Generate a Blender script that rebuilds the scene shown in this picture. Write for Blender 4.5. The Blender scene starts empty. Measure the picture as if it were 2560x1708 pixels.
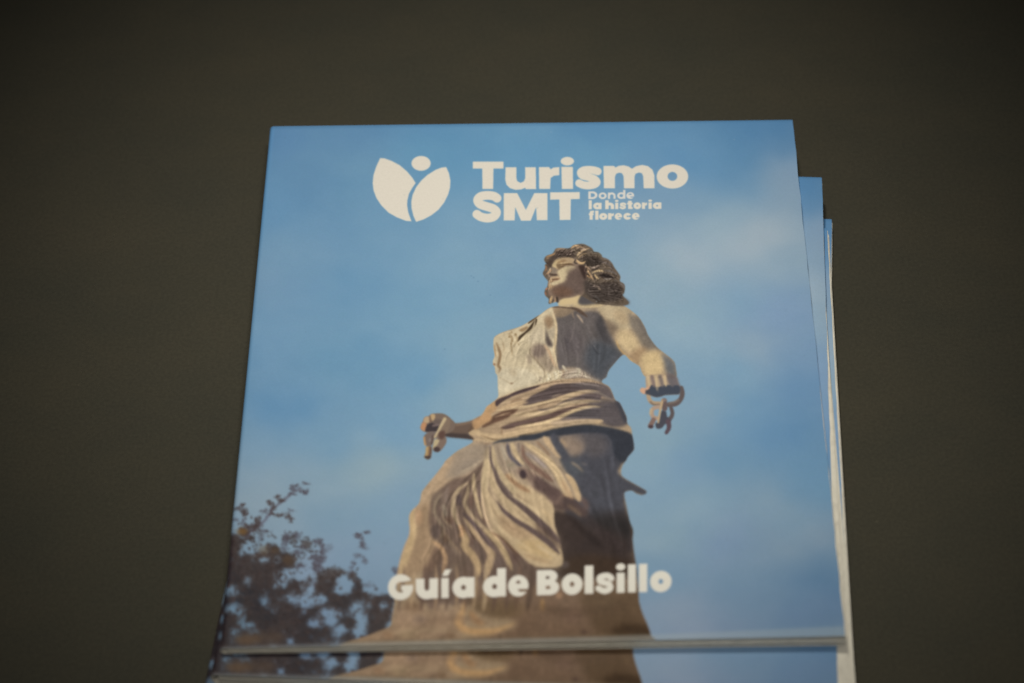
import bpy, bmesh, math
import numpy as np
from mathutils import Matrix, Vector

# ================================================================ camera, world, lamps, exposure
scene = bpy.context.scene
C = scene.collection
R_CAM = [[0.9993042764, 0.0185017734, 0.0323828271], [0.0051446051, 0.7915910669, -0.6110295539], [-0.0369390870, 0.6107710431, 0.7909451541]]
CAM_POS = Vector((0.00980743, -0.2450065, 0.33264846))
cam = bpy.data.cameras.new('camera')
cam_ob = bpy.data.objects.new('camera', cam); C.objects.link(cam_ob)
m4 = Matrix([R_CAM[0] + [0], R_CAM[1] + [0], R_CAM[2] + [0], [0, 0, 0, 1]])
cam_ob.matrix_world = Matrix.Translation(CAM_POS) @ m4
cam.sensor_width = 36.0
cam.lens = 5500.0 / 2560.0 * 36.0
cam.clip_start = 0.01; cam.clip_end = 20
cam.dof.use_dof = True
cam.dof.focus_distance = 0.419
cam.dof.aperture_fstop = 12.5
scene.camera = cam_ob

world = bpy.data.worlds.new('World'); scene.world = world
world.use_nodes = True
bg = world.node_tree.nodes['Background']
bg.inputs['Color'].default_value = (1.0, 0.93, 0.82, 1)
bg.inputs['Strength'].default_value = 0.045

def lamp(name, kind, pos, target, energy, color, **kw):
    d = bpy.data.lights.new(name, kind); d.energy = energy; d.color = color
    for k, v in kw.items(): setattr(d, k, v)
    o = bpy.data.objects.new(name, d); C.objects.link(o)
    o.location = pos
    o.rotation_euler = (Vector(target) - Vector(pos)).to_track_quat('-Z', 'Y').to_euler()
    return o
# added warm spots, cones imitating lens vignetting: stronger behind left, weaker front right
AIM = (-0.004, 0.018, 0.0)
lamp('added_spot', 'SPOT', (-0.13, 0.34, 1.05), AIM, 27.8, (1.0, 0.90, 0.725), spot_size=math.radians(14.3), spot_blend=.9, shadow_soft_size=0.055)
lamp('added_spot', 'SPOT', (0.20, -0.40, 1.00), AIM, 16.6, (1.0, 0.91, 0.75), spot_size=math.radians(14.3), spot_blend=.9, shadow_soft_size=0.06)  # added to brighten the front and right page edges

scene.view_settings.view_transform = 'Standard'
scene.view_settings.look = 'None'
scene.view_settings.exposure = 0.0
scene.view_settings.gamma = 1.0

ILLUM = (.86, .76, .60); INK_LIFT = 0.020
# ---------------------------------------------------------------- the printed cover picture (flat print)
# Drawn by hand as filled shapes and brush strokes, then flattened into the square of the cover (u right, v down).
AX0, AY0, AWD, AHT = 530, 280, 1610, 1370          # drawing sheet
CAN = np.zeros((AHT, AWD, 3))
CLIP = None

def vw(ox, oy, s):
    return lambda *pts: [(ox + p[0] / s, oy + p[1] / s) + tuple(p[2:3]) for p in pts]
HD = vw(1340, 600, 10.0); CH = vw(1220, 750, 5.0); LA = vw(1030, 940, 5.0); RH = vw(1300, 940, 5.0)
SK = vw(960, 1150, 5.0); SR = vw(1260, 1150, 5.0); BLV = vw(850, 1395, 5.0); BRV = vw(1270, 1395, 5.0)
T1 = vw(540, 1190, 5.0); T2 = vw(500, 1395, 5.0); RN = vw(1580, 920, 8.713); LN = vw(1030, 1020, 11.2)
LG = vw(900, 370, 7.84); X1 = vw(1150, 370, 7.833); X2 = vw(1420, 370, 7.344)
PX = vw(0, 0, 1.0)

def smooth(pts, closed, n=5):
    P = np.array([p[:2] for p in pts], float)
    m = len(P)
    out = []
    t = (np.arange(n) / n)[:, None]
    for i in range(m if closed else m - 1):
        if closed: a, b, c, d = P[i - 1], P[i], P[(i + 1) % m], P[(i + 2) % m]
        else: a, b, c, d = P[max(i - 1, 0)], P[i], P[i + 1], P[min(i + 2, m - 1)]
        out.append(b + .5 * ((c - a) * t + (2 * a - 5 * b + 4 * c - d) * t**2 + (3 * b - a - 3 * c + d) * t**3))
    if not closed: out.append(P[-1:])
    return np.vstack(out)

def bbox(P, pad):
    x0 = max(int(P[:, 0].min() - pad) - AX0, 0); x1 = min(int(P[:, 0].max() + pad) + 2 - AX0, AWD)
    y0 = max(int(P[:, 1].min() - pad) - AY0, 0); y1 = min(int(P[:, 1].max() + pad) + 2 - AY0, AHT)
    return x0, y0, x1, y1

def raster(P, bb, ss=3):
    x0, y0, x1, y1 = bb
    W, H = (x1 - x0) * ss, (y1 - y0) * ss
    tog = np.zeros((H, W + 1), np.int32)
    Q = (P - [AX0 + x0, AY0 + y0]) * ss
    for i in range(len(Q)):
        xa, ya = Q[i - 1]; xb, yb = Q[i]
        if ya == yb: continue
        if ya > yb: xa, ya, xb, yb = xb, yb, xa, ya
        r = np.arange(max(math.ceil(ya - .5), 0), min(math.ceil(yb - .5), H))
        if len(r) == 0: continue
        xi = xa + (r + .5 - ya) * (xb - xa) / (yb - ya)
        np.add.at(tog, (r, np.clip(np.ceil(xi - .5), 0, W).astype(int)), 1)
    ins = (np.cumsum(tog, 1)[:, :W] & 1).astype(float)
    return ins.reshape(y1 - y0, ss, x1 - x0, ss).mean((1, 3))

def gblur(m, s):
    if s <= 0.05: return m
    r = int(3 * s + 1); k = np.exp(-.5 * (np.arange(-r, r + 1) / s)**2); k /= k.sum()
    for ax in (0, 1):
        p = np.pad(m, [(r, r) if a == ax else (0, 0) for a in range(m.ndim)], mode='edge')
        o = np.zeros_like(m)
        for i, w in enumerate(k):
            o += w * (p[i:i + m.shape[0]] if ax == 0 else p[:, i:i + m.shape[1]])
        m = o
    return m

def comp(bb, m, col, a):
    x0, y0, x1, y1 = bb
    if CLIP is not None: m = m * CLIP[y0:y1, x0:x1]
    m = (m * a)[..., None]
    CAN[y0:y1, x0:x1] = CAN[y0:y1, x0:x1] * (1 - m) + np.array(col, float) * m

def poly(pts, col, blur=1.2, a=1.0, sm=True):
    P = smooth(pts, True) if sm else np.array([p[:2] for p in pts], float)
    bb = bbox(P, 3 * blur + 2)
    if bb[2] <= bb[0] or bb[3] <= bb[1]: return
    comp(bb, gblur(raster(P, bb), blur), col, a)

def stroke_mask(pts, w0, w1, bb, n=5, taper=0.0):
    P = smooth(pts, False, n); N = len(P)
    W = np.interp(np.linspace(0, 1, N), [0, 1], [w0, w1])
    if taper: W = W * np.clip(np.minimum(np.linspace(0, 1, N), np.linspace(1, 0, N)) / taper, .12, 1)**.6
    x0, y0, x1, y1 = bb
    X = np.arange(x0, x1) + AX0 + .5; Y = (np.arange(y0, y1) + AY0 + .5)[:, None]
    best = np.full((y1 - y0, x1 - x0), -9.)
    for i in range(N - 1):
        a, b = P[i], P[i + 1]; d = b - a; L = d @ d + 1e-9
        wm = max(W[i], W[i + 1]) / 2 + 1.5
        cx0 = max(int(min(a[0], b[0]) - wm - AX0 - x0), 0); cx1 = int(max(a[0], b[0]) + wm - AX0 - x0) + 2
        cy0 = max(int(min(a[1], b[1]) - wm - AY0 - y0), 0); cy1 = int(max(a[1], b[1]) + wm - AY0 - y0) + 2
        xs = X[cx0:cx1]; ys = Y[cy0:cy1]
        if len(xs) == 0 or len(ys) == 0: continue
        t = np.clip(((xs - a[0]) * d[0] + (ys - a[1]) * d[1]) / L, 0, 1)
        v = (W[i] + (W[i + 1] - W[i]) * t) / 2 - np.hypot(xs - a[0] - t * d[0], ys - a[1] - t * d[1])
        best[cy0:cy1, cx0:cx1] = np.maximum(best[cy0:cy1, cx0:cx1], v)
    return np.clip(best + .5, 0, 1)

def stroke(pts, w, col, blur=1.2, a=1.0, taper=.25):
    w0, w1 = w if isinstance(w, tuple) else (w, w)
    P = np.array([p[:2] for p in pts], float)
    bb = bbox(P, max(w0, w1) + 3 * blur + 4)
    if bb[2] <= bb[0] or bb[3] <= bb[1]: return
    comp(bb, gblur(stroke_mask(pts, w0, w1, bb, taper=taper), blur), col, a)

def relief(pts, w, A, taper=.3):
    """rounded fold: lighter on its left flank, darker on its right; keeps the colours below"""
    P = smooth(pts, False, 4); N = len(P); bb = bbox(P, w * 1.6 + 3); x0, y0, x1, y1 = bb
    if x1 <= x0 or y1 <= y0: return
    X = np.arange(x0, x1) + AX0 + .5; Y = (np.arange(y0, y1) + AY0 + .5)[:, None]
    best = np.full((y1 - y0, x1 - x0), 1e9); val = np.zeros_like(best)
    e = P[-1] - P[0]; flip = -1 if (e[1] < 0 if abs(e[1]) > .35 * abs(e[0]) else e[0] > 0) else 1
    flip = -flip if abs(e[1]) <= .35 * abs(e[0]) and e[0] > 0 and False else flip
    for i in range(N - 1):
        a, b = P[i], P[i + 1]; d = b - a; L = math.hypot(*d) + 1e-9; m_ = w * 1.5 + 2
        cx0 = max(int(min(a[0], b[0]) - m_ - AX0 - x0), 0); cx1 = int(max(a[0], b[0]) + m_ - AX0 - x0) + 2
        cy0 = max(int(min(a[1], b[1]) - m_ - AY0 - y0), 0); cy1 = int(max(a[1], b[1]) + m_ - AY0 - y0) + 2
        xs = X[cx0:cx1]; ys = Y[cy0:cy1]
        if len(xs) == 0 or len(ys) == 0: continue
        ax, ay = xs - a[0], ys - a[1]; t = np.clip((ax * d[0] + ay * d[1]) / L**2, 0, 1)
        dist = np.hypot(ax - t * d[0], ay - t * d[1]); nx, ny = -d[1] / L, d[0] / L
        nx, ny = nx * flip, ny * flip      # one side for the whole fold: left, or up where it runs flat
        q = (ax * nx + ay * ny) / w
        g = np.clip(np.minimum((i + t) / N, 1 - (i + t) / N) / taper, 0, 1)
        v = A * g * 2.2 * q * np.exp(-2.4 * (dist / w)**2)
        sub = best[cy0:cy1, cx0:cx1]; k = dist < sub
        val[cy0:cy1, cx0:cx1] = np.where(k, v, val[cy0:cy1, cx0:cx1]); best[cy0:cy1, cx0:cx1] = np.where(k, dist, sub)
    if CLIP is not None: val = val * CLIP[y0:y1, x0:x1]
    CAN[y0:y1, x0:x1] *= np.clip(1 + val, .5, 1.5)[..., None]

def between(A, B, n, w, amp, seed, lmin=.25, wob=2.0, k=9):
    r = np.random.default_rng(seed); SA = smooth(A, False, 12); SB = smooth(B, False, 12)
    pick = lambda S, t: np.stack([np.interp(t, np.linspace(0, 1, len(S)), S[:, i]) for i in (0, 1)], 1)
    for i in range(n):
        f = (i + r.uniform(0, 1)) / n; L = r.uniform(lmin, .95); t0 = r.uniform(0, 1 - L); t = np.linspace(t0, t0 + L, k)
        f2 = f + np.cumsum(r.normal(0, .008, k)); P = pick(SA, t) * (1 - f2)[:, None] + pick(SB, t) * f2[:, None] + r.normal(0, wob * .25, (k, 2))
        relief([tuple(p) for p in P], r.uniform(*w), r.uniform(*amp) * .72 * r.choice([1, 1, 1, -.7]))

def ell(cx, cy, rx, ry, col, blur=1.0, a=1.0, rot=0.0):
    t = np.linspace(0, 2 * np.pi, 28, endpoint=False); c, s = math.cos(rot), math.sin(rot)
    poly([(cx + rx * math.cos(k) * c - ry * math.sin(k) * s, cy + rx * math.cos(k) * s + ry * math.sin(k) * c) for k in t], col, blur, a, sm=False)

def vnoise(h, w, cell, rng, cy=None):
    cy = cy or cell
    gh, gw = int(h / cy) + 3, int(w / cell) + 3
    g = rng.standard_normal((gh, gw))
    y = np.arange(h) / cy; x = np.arange(w) / cell
    yi, xi = y.astype(int), x.astype(int); fy, fx = y - yi, x - xi
    fy = (fy * fy * (3 - 2 * fy))[:, None]; fx = (fx * fx * (3 - 2 * fx))[None]
    a, b = g[yi][:, xi], g[yi][:, xi + 1]; c, d = g[yi + 1][:, xi], g[yi + 1][:, xi + 1]
    return a * (1 - fx) * (1 - fy) + b * fx * (1 - fy) + c * (1 - fx) * fy + d * fx * fy

def fbm(h, w, cell, rng, oct=4, cy=None):
    o = 0; amp = 1; tot = 0
    for k in range(oct):
        o = o + amp * vnoise(h, w, cell / 2**k, rng, (cy or cell) / 2**k); tot += amp * amp; amp *= .55
    return o / tot**.5

rng = np.random.default_rng(11)
# ---- printed sky: colours of the picture at scattered places, blended
SKY = [(700,340,90,132,168),(900,330,92,133,165),(1100,320,90,136,168),(1500,315,88,134,168),(1900,320,84,130,167),(1960,340,92,132,165),
 (640,500,100,142,172),(780,450,97,137,166),(900,430,103,143,168),(1080,380,98,145,172),(1300,390,96,144,174),(1480,400,104,150,176),(1700,400,92,138,172),
 (1850,380,86,132,166),(1850,440,102,142,170),(1960,460,140,160,172),(1990,430,125,150,172),(1000,560,108,146,170),(1300,560,112,150,172),(1500,580,122,154,172),
 (1650,540,134,158,172),(1650,500,112,146,170),(1800,540,148,168,176),(1900,590,163,174,178),(1960,650,140,162,174),(1730,650,157,171,177),(1620,700,140,163,173),
 (640,700,112,146,170),(620,850,108,146,172),(760,620,110,146,170),(900,700,104,144,170),(900,900,100,142,168),(700,1030,94,138,170),(1060,760,112,150,172),
 (1200,650,120,154,172),(1150,850,122,155,172),(1050,950,104,146,172),(1250,620,116,150,172),(1130,1010,128,158,172),(1000,1080,112,150,174),(1190,1000,134,160,172),
 (820,1100,108,146,170),(650,1120,116,150,172),(600,1180,132,157,172),(650,1240,140,160,170),(750,1230,134,158,170),(900,1190,139,161,168),(960,1180,142,162,166),
 (800,1300,120,150,168),(950,1300,122,152,170),(1000,1250,120,150,170),(900,1420,126,151,170),(930,1380,130,153,170),(960,1480,122,146,165),(700,1320,140,160,172),(780,1400,138,156,174),
 (640,1420,120,145,165),(700,1560,118,140,165),(600,1560,110,140,160),
 (1700,800,136,162,174),(1850,760,124,155,175),(1950,800,126,152,178),(1750,900,134,161,175),(1900,880,140,160,172),(1990,900,118,148,174),(2010,980,100,138,170),
 (1850,960,116,152,174),(1750,1050,132,158,172),(1960,1100,98,138,170),(1880,1060,108,146,172),(1650,1130,134,160,170),(1720,1180,120,150,172),(1820,1170,106,144,168),
 (2000,1180,102,142,170),(2040,1220,108,148,174),(1900,1240,132,156,170),(1980,1290,128,154,170),(1750,1260,130,158,172),(1680,1330,136,160,170),(1800,1350,128,150,172),
 (1930,1370,134,155,168),(2050,1330,134,154,168),(2060,1400,112,142,164),(2050,1440,90,126,156),(1980,1450,104,136,162),(1880,1440,118,146,166),(1650,1440,118,148,168),
 (1700,1520,134,152,168),(1750,1580,142,156,172),(1900,1500,118,144,164),(2000,1530,112,138,164),(2080,1540,104,132,160),(1850,1580,128,146,166),(1990,1590,116,140,160),(2100,1600,120,144,160)]
def sky_fill():
    q = 10
    ys = np.arange(0, AHT, q) + AY0; xs = np.arange(0, AWD, q) + AX0
    wx = fbm(len(ys), len(xs), 16, rng, 3) * 22; wy = fbm(len(ys), len(xs), 16, rng, 3) * 14
    X = xs[None] + wx; Y = ys[:, None] + wy
    num = np.zeros(X.shape + (3,)); den = np.zeros(X.shape)
    for s in SKY:
        w = 1 / (((X - s[0]) / 1.35)**2 + (Y - s[1])**2 + 3000.)**1.85
        num += w[..., None] * np.array(s[2:], float); den += w
    low = num / den[..., None]
    yi = np.clip(np.arange(AHT) / q, 0, len(ys) - 1.001); xi = np.clip(np.arange(AWD) / q, 0, len(xs) - 1.001)
    y0 = yi.astype(int); x0 = xi.astype(int); fy = (yi - y0)[:, None, None]; fx = (xi - x0)[None, :, None]
    up = low[y0][:, x0] * (1 - fy) * (1 - fx) + low[y0][:, x0 + 1] * (1 - fy) * fx + low[y0 + 1][:, x0] * fy * (1 - fx) + low[y0 + 1][:, x0 + 1] * fy * fx
    up += fbm(AHT, AWD, 150, rng, 4, 90)[..., None] * np.array([1.9, 1.3, .6])
    up += fbm(AHT, AWD, 46, rng, 3, 34)[..., None] * np.array([.7, .5, .4])
    up = up * .93 + up.mean(-1, keepdims=True) * .07 + 2.5
    CAN[:] = up
sky_fill()

# ---- out-of-focus tree in the lower left corner of the picture
def mask_fringe():
    P = smooth(T1((150,560),(330,560),(520,520),(600,640),(760,740),(900,700),(1100,740),(1330,770),(1420,900),(1380,1120),(1650,1100),(1850,1250),(2050,1450),(2150,1560),(2100,1700),(100,1800),(120,900)), True)
    bb = bbox(P, 30); f = np.zeros((AHT, AWD)); f[bb[1]:bb[3], bb[0]:bb[2]] = gblur(raster(P, bb), 8); return f
def tree():
    global CLIP
    D = (62, 48, 44); D2 = (84, 66, 56)
    m = np.zeros((AHT, AWD))
    body = [T1((170,760),(250,740),(330,770),(400,830),(330,860),(400,960),(500,960),(560,900),(700,810),(790,900),(830,960),(960,960),(1040,920),(990,1050),(980,1130),(820,1180),(760,1240),(720,1380),(860,1400),(900,1320),(1080,1320),(1060,1420),(1200,1480),(1260,1240),(1340,1170),(1450,1140),(1560,1170),(1640,1180),(1560,1260),(1500,1280),(1520,1380),(1480,1480),(1640,1420),(1720,1310),(1790,1300),(1840,1400),(1850,1490),(2180,1510),(2200,1640)),
            ]
    lower = PX((545,1480),(700,1470),(760,1490),(850,1470),(880,1430),(905,1480),(975,1490),(972,1560),(920,1590),(850,1615),(540,1630))
    for b in body:
        b = b + PX((900,1650),(540,1650),(560,1450))
        P = smooth(b, True); bb = bbox(P, 12); r = gblur(raster(P, bb), 2.2); m[bb[1]:bb[3], bb[0]:bb[2]] = np.maximum(m[bb[1]:bb[3], bb[0]:bb[2]], r)
    P = smooth(lower, True); bb = bbox(P, 12); r = gblur(raster(P, bb), 2.2); m[bb[1]:bb[3], bb[0]:bb[2]] = np.maximum(m[bb[1]:bb[3], bb[0]:bb[2]], r)
    n = fbm(AHT, AWD, 26, rng, 4)
    dens = np.clip(m * 1.15 + n * .30 * (m > .02) - .12, 0, 1)
    holes_ = [(T1, 320,960,6,7), (T1, 600,1050,14,7), (T1, 770,1050,8,8), (T1, 1070,1050,14,12), (T1, 390,1310,7,11), (T1, 880,1220,20,10), (T1, 1030,1210,12,10), (T1, 840,1350,8,10), (T1, 1180,1290,14,14), (T1, 1130,1400,16,9), (T1, 1640,1330,16,12), (T1, 1560,1440,18,8), (T1, 1010,1510,30,10), (T1, 1310,1540,12,10),
        (T2, 440,640,22,13), (T2, 1240,510,26,12), (T2, 1350,570,18,12), (T2, 1510,510,12,10), (T2, 1620,690,30,13), (T2, 1430,810,18,12), (T2, 1640,790,18,12), (T2, 1960,650,18,20), (T2, 2020,800,14,26), (T2, 1990,910,18,12), (T2, 1800,380,22,14), (T2, 2290,590,11,9), (T2, 620,830,12,6), (T2, 1130,1040,10,10), (T2, 1780,890,12,10)]
    Yg, Xg = np.mgrid[0:AHT, 0:AWD]
    for V, x, y, rx, ry in holes_:
        p = V((x, y))[0]; a, b_, c, d = int(p[0] - AX0 - 3 * rx), int(p[0] - AX0 + 3 * rx), int(p[1] - AY0 - 3 * ry), int(p[1] - AY0 + 3 * ry); a = max(a, 0)
        dens[c:d, a:b_] *= 1 - .86 * np.exp(-(((Xg[c:d, a:b_] + AX0 - p[0]) / rx)**2 + ((Yg[c:d, a:b_] + AY0 - p[1]) / ry)**2)**1.4)
    fr = mask_fringe(); dens = np.maximum(dens, fr * np.clip(.30 + .34 * fbm(AHT, AWD, 24, rng, 4), 0, .8))
    base = gblur(np.clip((dens - .46) * 2.2, 0, 1), 3.0) * .90
    tone = fbm(AHT, AWD, 60, rng, 3)
    col = np.array([60., 50, 47]) + tone[..., None] * np.array([10., 7, 4])
    CAN[:] = CAN * (1 - base[..., None]) + col * base[..., None]
    H0, W0 = AHT, 480
    cand = 0
    while cand < 7500:
        x = rng.uniform(0, 470); y = rng.uniform(985, AHT - 1); cand += 1
        dv = dens[int(y), int(x)]
        if dv < .12 or rng.random() > dv * 1.2: continue
        e = rng.uniform(1.7, 3.9); c = np.array([58., 48, 46]) + rng.uniform(-8, 26) * np.array([1., .8, .7])
        ell(x + AX0, y + AY0, e, e * rng.uniform(.4, .75), c, 1.2, rng.uniform(.55, .95), rot=rng.uniform(-1.5, 1.5))
    # warm lighter patches
    for (x, y, rx, ry, a) in ((320,690,60,40,.8),(600,920,60,50,.45),(740,930,60,40,.35),(900,1050,70,60,.35)):
        p = T1((x, y))[0]; ell(p[0], p[1], rx / 5, ry / 5, (112, 84, 52), 4, a)
    for (x, y, rx, ry, a) in ((600,1020,160,60,.8),(850,1000,200,80,.35),(560,1030,120,30,.5)):
        p = T2((x, y))[0]; ell(p[0], p[1], rx / 5, ry / 5, (106, 84, 64), 6, a)
    # sprigs
    def twig(pts, w, c=D, b=2.0, a=.85): stroke(pts, w, c, b, a, taper=.0)
    twig(T1((380,760),(480,660),(600,560),(680,470),(700,400)), 6, (96,88,100)); twig(T1((700,400),(830,320),(900,260),(980,190),(1060,150)), 6, (92,86,94), a=.8)
    def cluster(p, rx, ry, c, a):
        ell(p[0], p[1], rx * .75, ry * .75, c, 1.8, a * .7)
        for k in range(int(5 + rx * ry / 9)):
            t = rng.uniform(0, 6.28); q = rng.uniform(.2, 1.15) ; e = rng.uniform(1.6, 3.6)
            ell(p[0] + rx * q * math.cos(t), p[1] + ry * q * math.sin(t), e, e * rng.uniform(.35, .7), c, 1.1, a * rng.uniform(.6, 1), rot=rng.uniform(-1.5, 1.5))
    blobs = [(330,360,40,24),(270,405,42,24),(360,470,50,44),(350,430,40,30),(770,260,46,38),(820,310,44,34),(680,340,50,32),(720,390,40,40),(690,450,34,36),(790,485,110,26),(910,510,32,50),(940,540,30,34),(520,560,46,60),(460,640,60,50),(500,610,44,60),(380,660,90,66),(370,740,80,50)]
    for x, y, rx, ry in blobs:
        cluster(T1((x, y))[0], rx / 5, ry / 5, (72, 59, 57), .85)
    faint = [(980,130,60,26,.7),(1120,100,60,22,.65),(1080,190,70,26,.72),(1105,205,30,44,.6),(950,160,36,40,.6),(940,230,60,26,.6),(600,440,80,32,.5),(940,440,60,20,.4),(600,690,80,26,.5),(560,770,34,44,.45),(240,540,60,30,.4),(340,560,24,50,.5),
             (880,750,55,50,.8),(870,800,50,50,.8),(1010,760,70,55,.6),(860,870,60,70,.4),(1280,820,66,40,.85),(1330,880,30,70,.6),(1330,940,50,60,.6),(1410,900,60,60,.25),(1220,1020,60,30,.85),(1330,1030,60,40,.85),(1270,1080,80,60,.75),(1260,1150,90,60,.75),(1060,1130,80,26,.75),
             (1090,890,60,22,.55),(1010,960,60,50,.7),(1780,750,60,40,.88),(1880,700,60,28,.7),(1830,850,50,56,.65),(1840,900,80,24,.35),(1780,1000,60,36,.5),(1860,1060,30,60,.5),(1720,1090,40,50,.4),(1690,1160,30,60,.35),(1910,1370,70,22,.45),(1230,1330,20,90,.3),(2240,1180,46,56,.7)]
    for x, y, rx, ry, a in faint:
        cluster(T1((x, y))[0], rx / 5, ry / 5, (78, 70, 76), a)
    p = T1((330, 690))[0]; ell(p[0], p[1], 12, 8, (118, 86, 48), 3.5, .8)
    return
    # bits of sky through the crown
    holes = [(320,960,30,36,.7),(600,1050,70,36,.75),(770,1050,40,40,.7),(1070,1050,70,60,.85),(390,1310,36,56,.55),(880,1220,100,50,.8),(1030,1210,60,50,.8),(840,1350,40,50,.75),(1180,1290,70,70,.85),(1130,1400,80,44,.85),(1640,1330,80,60,.9),(1560,1440,90,40,.8),(1010,1510,150,50,.85),(1310,1540,60,50,.8),(610,1470,100,36,.45),(450,1140,50,40,.3),(1240,820,0,0,0)]
    for x, y, rx, ry, a in holes:
        if rx: p = T1((x, y))[0]; ell(p[0], p[1], rx / 5, ry / 5, (126, 147, 170), 2.6, a, rot=rng.uniform(-.5, .5))
    holes2 = [(440,640,110,66,.95),(800,440,90,40,.5),(1240,510,130,60,.95),(1350,570,90,60,.9),(1510,510,60,50,.85),(1620,690,150,66,.95),(1430,810,90,60,.95),(1480,870,50,44,.8),(1640,790,90,60,.9),(1780,890,60,60,.6),(1960,650,90,100,.95),(2020,800,70,130,.95),(1990,910,90,60,.95),(1800,380,110,70,.9),(1720,470,80,50,.85),(2290,590,56,46,.85),(2300,700,40,50,.6),(620,830,90,50,.35),(440,780,60,40,.35),(1130,620,110,60,.35),(1130,1040,50,60,.5),(1900,720,60,80,.5)]
    for x, y, rx, ry, a in holes2:
        p = T2((x, y))[0]; ell(p[0], p[1], rx / 5, ry / 5, (126, 146, 172), 2.8, a, rot=rng.uniform(-.3, .3))
tree()
def ripple(x0, y0, x1, y1, amp, cell, soft, feather=12):
    # ragged edges: the shapes inside the box are pushed about by noise
    a, b, c, d = x0 - AX0, y0 - AY0, x1 - AX0, y1 - AY0; H, W = d - b, c - a
    dx = fbm(H, W, cell, rng, 3) * amp; dy = fbm(H, W, cell, rng, 3) * amp
    Y, X = np.mgrid[0:H, 0:W]
    f = np.clip(np.minimum(np.minimum(X, W - 1 - X) + (0 if x0 > AX0 + 2 else 99), np.minimum(Y, H - 1 - Y) + (0 if y1 < AY0 + AHT - 2 else 99)) / feather, 0, 1)
    xs = np.clip(X + dx * f, 0, W - 1.01); ys = np.clip(Y + dy * f, 0, H - 1.01); i = ys.astype(int); j = xs.astype(int); fy = (ys - i)[..., None]; fx = (xs - j)[..., None]
    S = CAN[b:d, a:c].copy()
    o = S[i, j] * (1 - fy) * (1 - fx) + S[i, j + 1] * (1 - fy) * fx + S[i + 1, j] * fy * (1 - fx) + S[i + 1, j + 1] * fy * fx
    CAN[b:d, a:c] = gblur(o, soft)
ripple(AX0, 1190, 1010, AY0 + AHT, 1.6, 9, .9)

# ---- stone figure in classical drapery
body = (CH((1250,60),(1000,70),(790,90),(640,190),(510,272),(390,335),(200,395),(95,450),(70,500),(70,600),(84,700),(62,760),(62,810),(85,835),(95,910),(120,950),(125,1080),(130,1200),(95,1250),(30,1300))
  + LA((930,385),(900,450),(860,510),(785,555),(740,620),(700,700),(750,790),(740,840),(560,940),(430,1050),(390,1110),(300,1230),(150,1410))
  + SK((470,410),(440,540),(345,640),(315,720),(320,850),(310,950),(260,1060),(200,1250),(160,1450))
  + BLV((680,540),(650,720),(620,850),(480,915),(350,970),(0,1095)) + PX((840,1655),(1640,1655))
  + BRV((1790,980),(1740,830),(1680,690),(1640,560),(1630,430),(1610,150))
  + SR((1630,1170),(1610,1000),(1615,880),(1570,760),(1530,560),(1505,430),(1530,395),(1600,385),(1650,420),(1720,440),(1770,425),(1782,392),(1740,360),(1600,280),(1500,220),(1465,170),(1480,80),(1530,5))
  + RH((1350,1010),(1420,930),(1425,870),(1405,740),(1390,650),(1340,590),(1330,510),(1280,400),(1240,330),(1190,300),(1150,200),(1110,130),(1030,88))
  + CH((1430,1000),(1480,965),(1500,900),(1550,830),(1690,685),(1780,760),(1890,830),(1920,900),(1975,965),(2150,975),(2345,970),(2350,860),(2320,760),(2200,660),(2100,580),(2000,440),(1960,340),(1880,210),(1760,110),(1640,40),(1540,18),(1400,36)))
def mask_of(pts, blur=1.0):
    P = smooth(pts, True, 4); bb = bbox(P, 6); m = np.zeros((AHT, AWD)); m[bb[1]:bb[3], bb[0]:bb[2]] = raster(P, bb); return gblur(m, blur)
BODY = mask_of(body)
bs = 1.25
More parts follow.
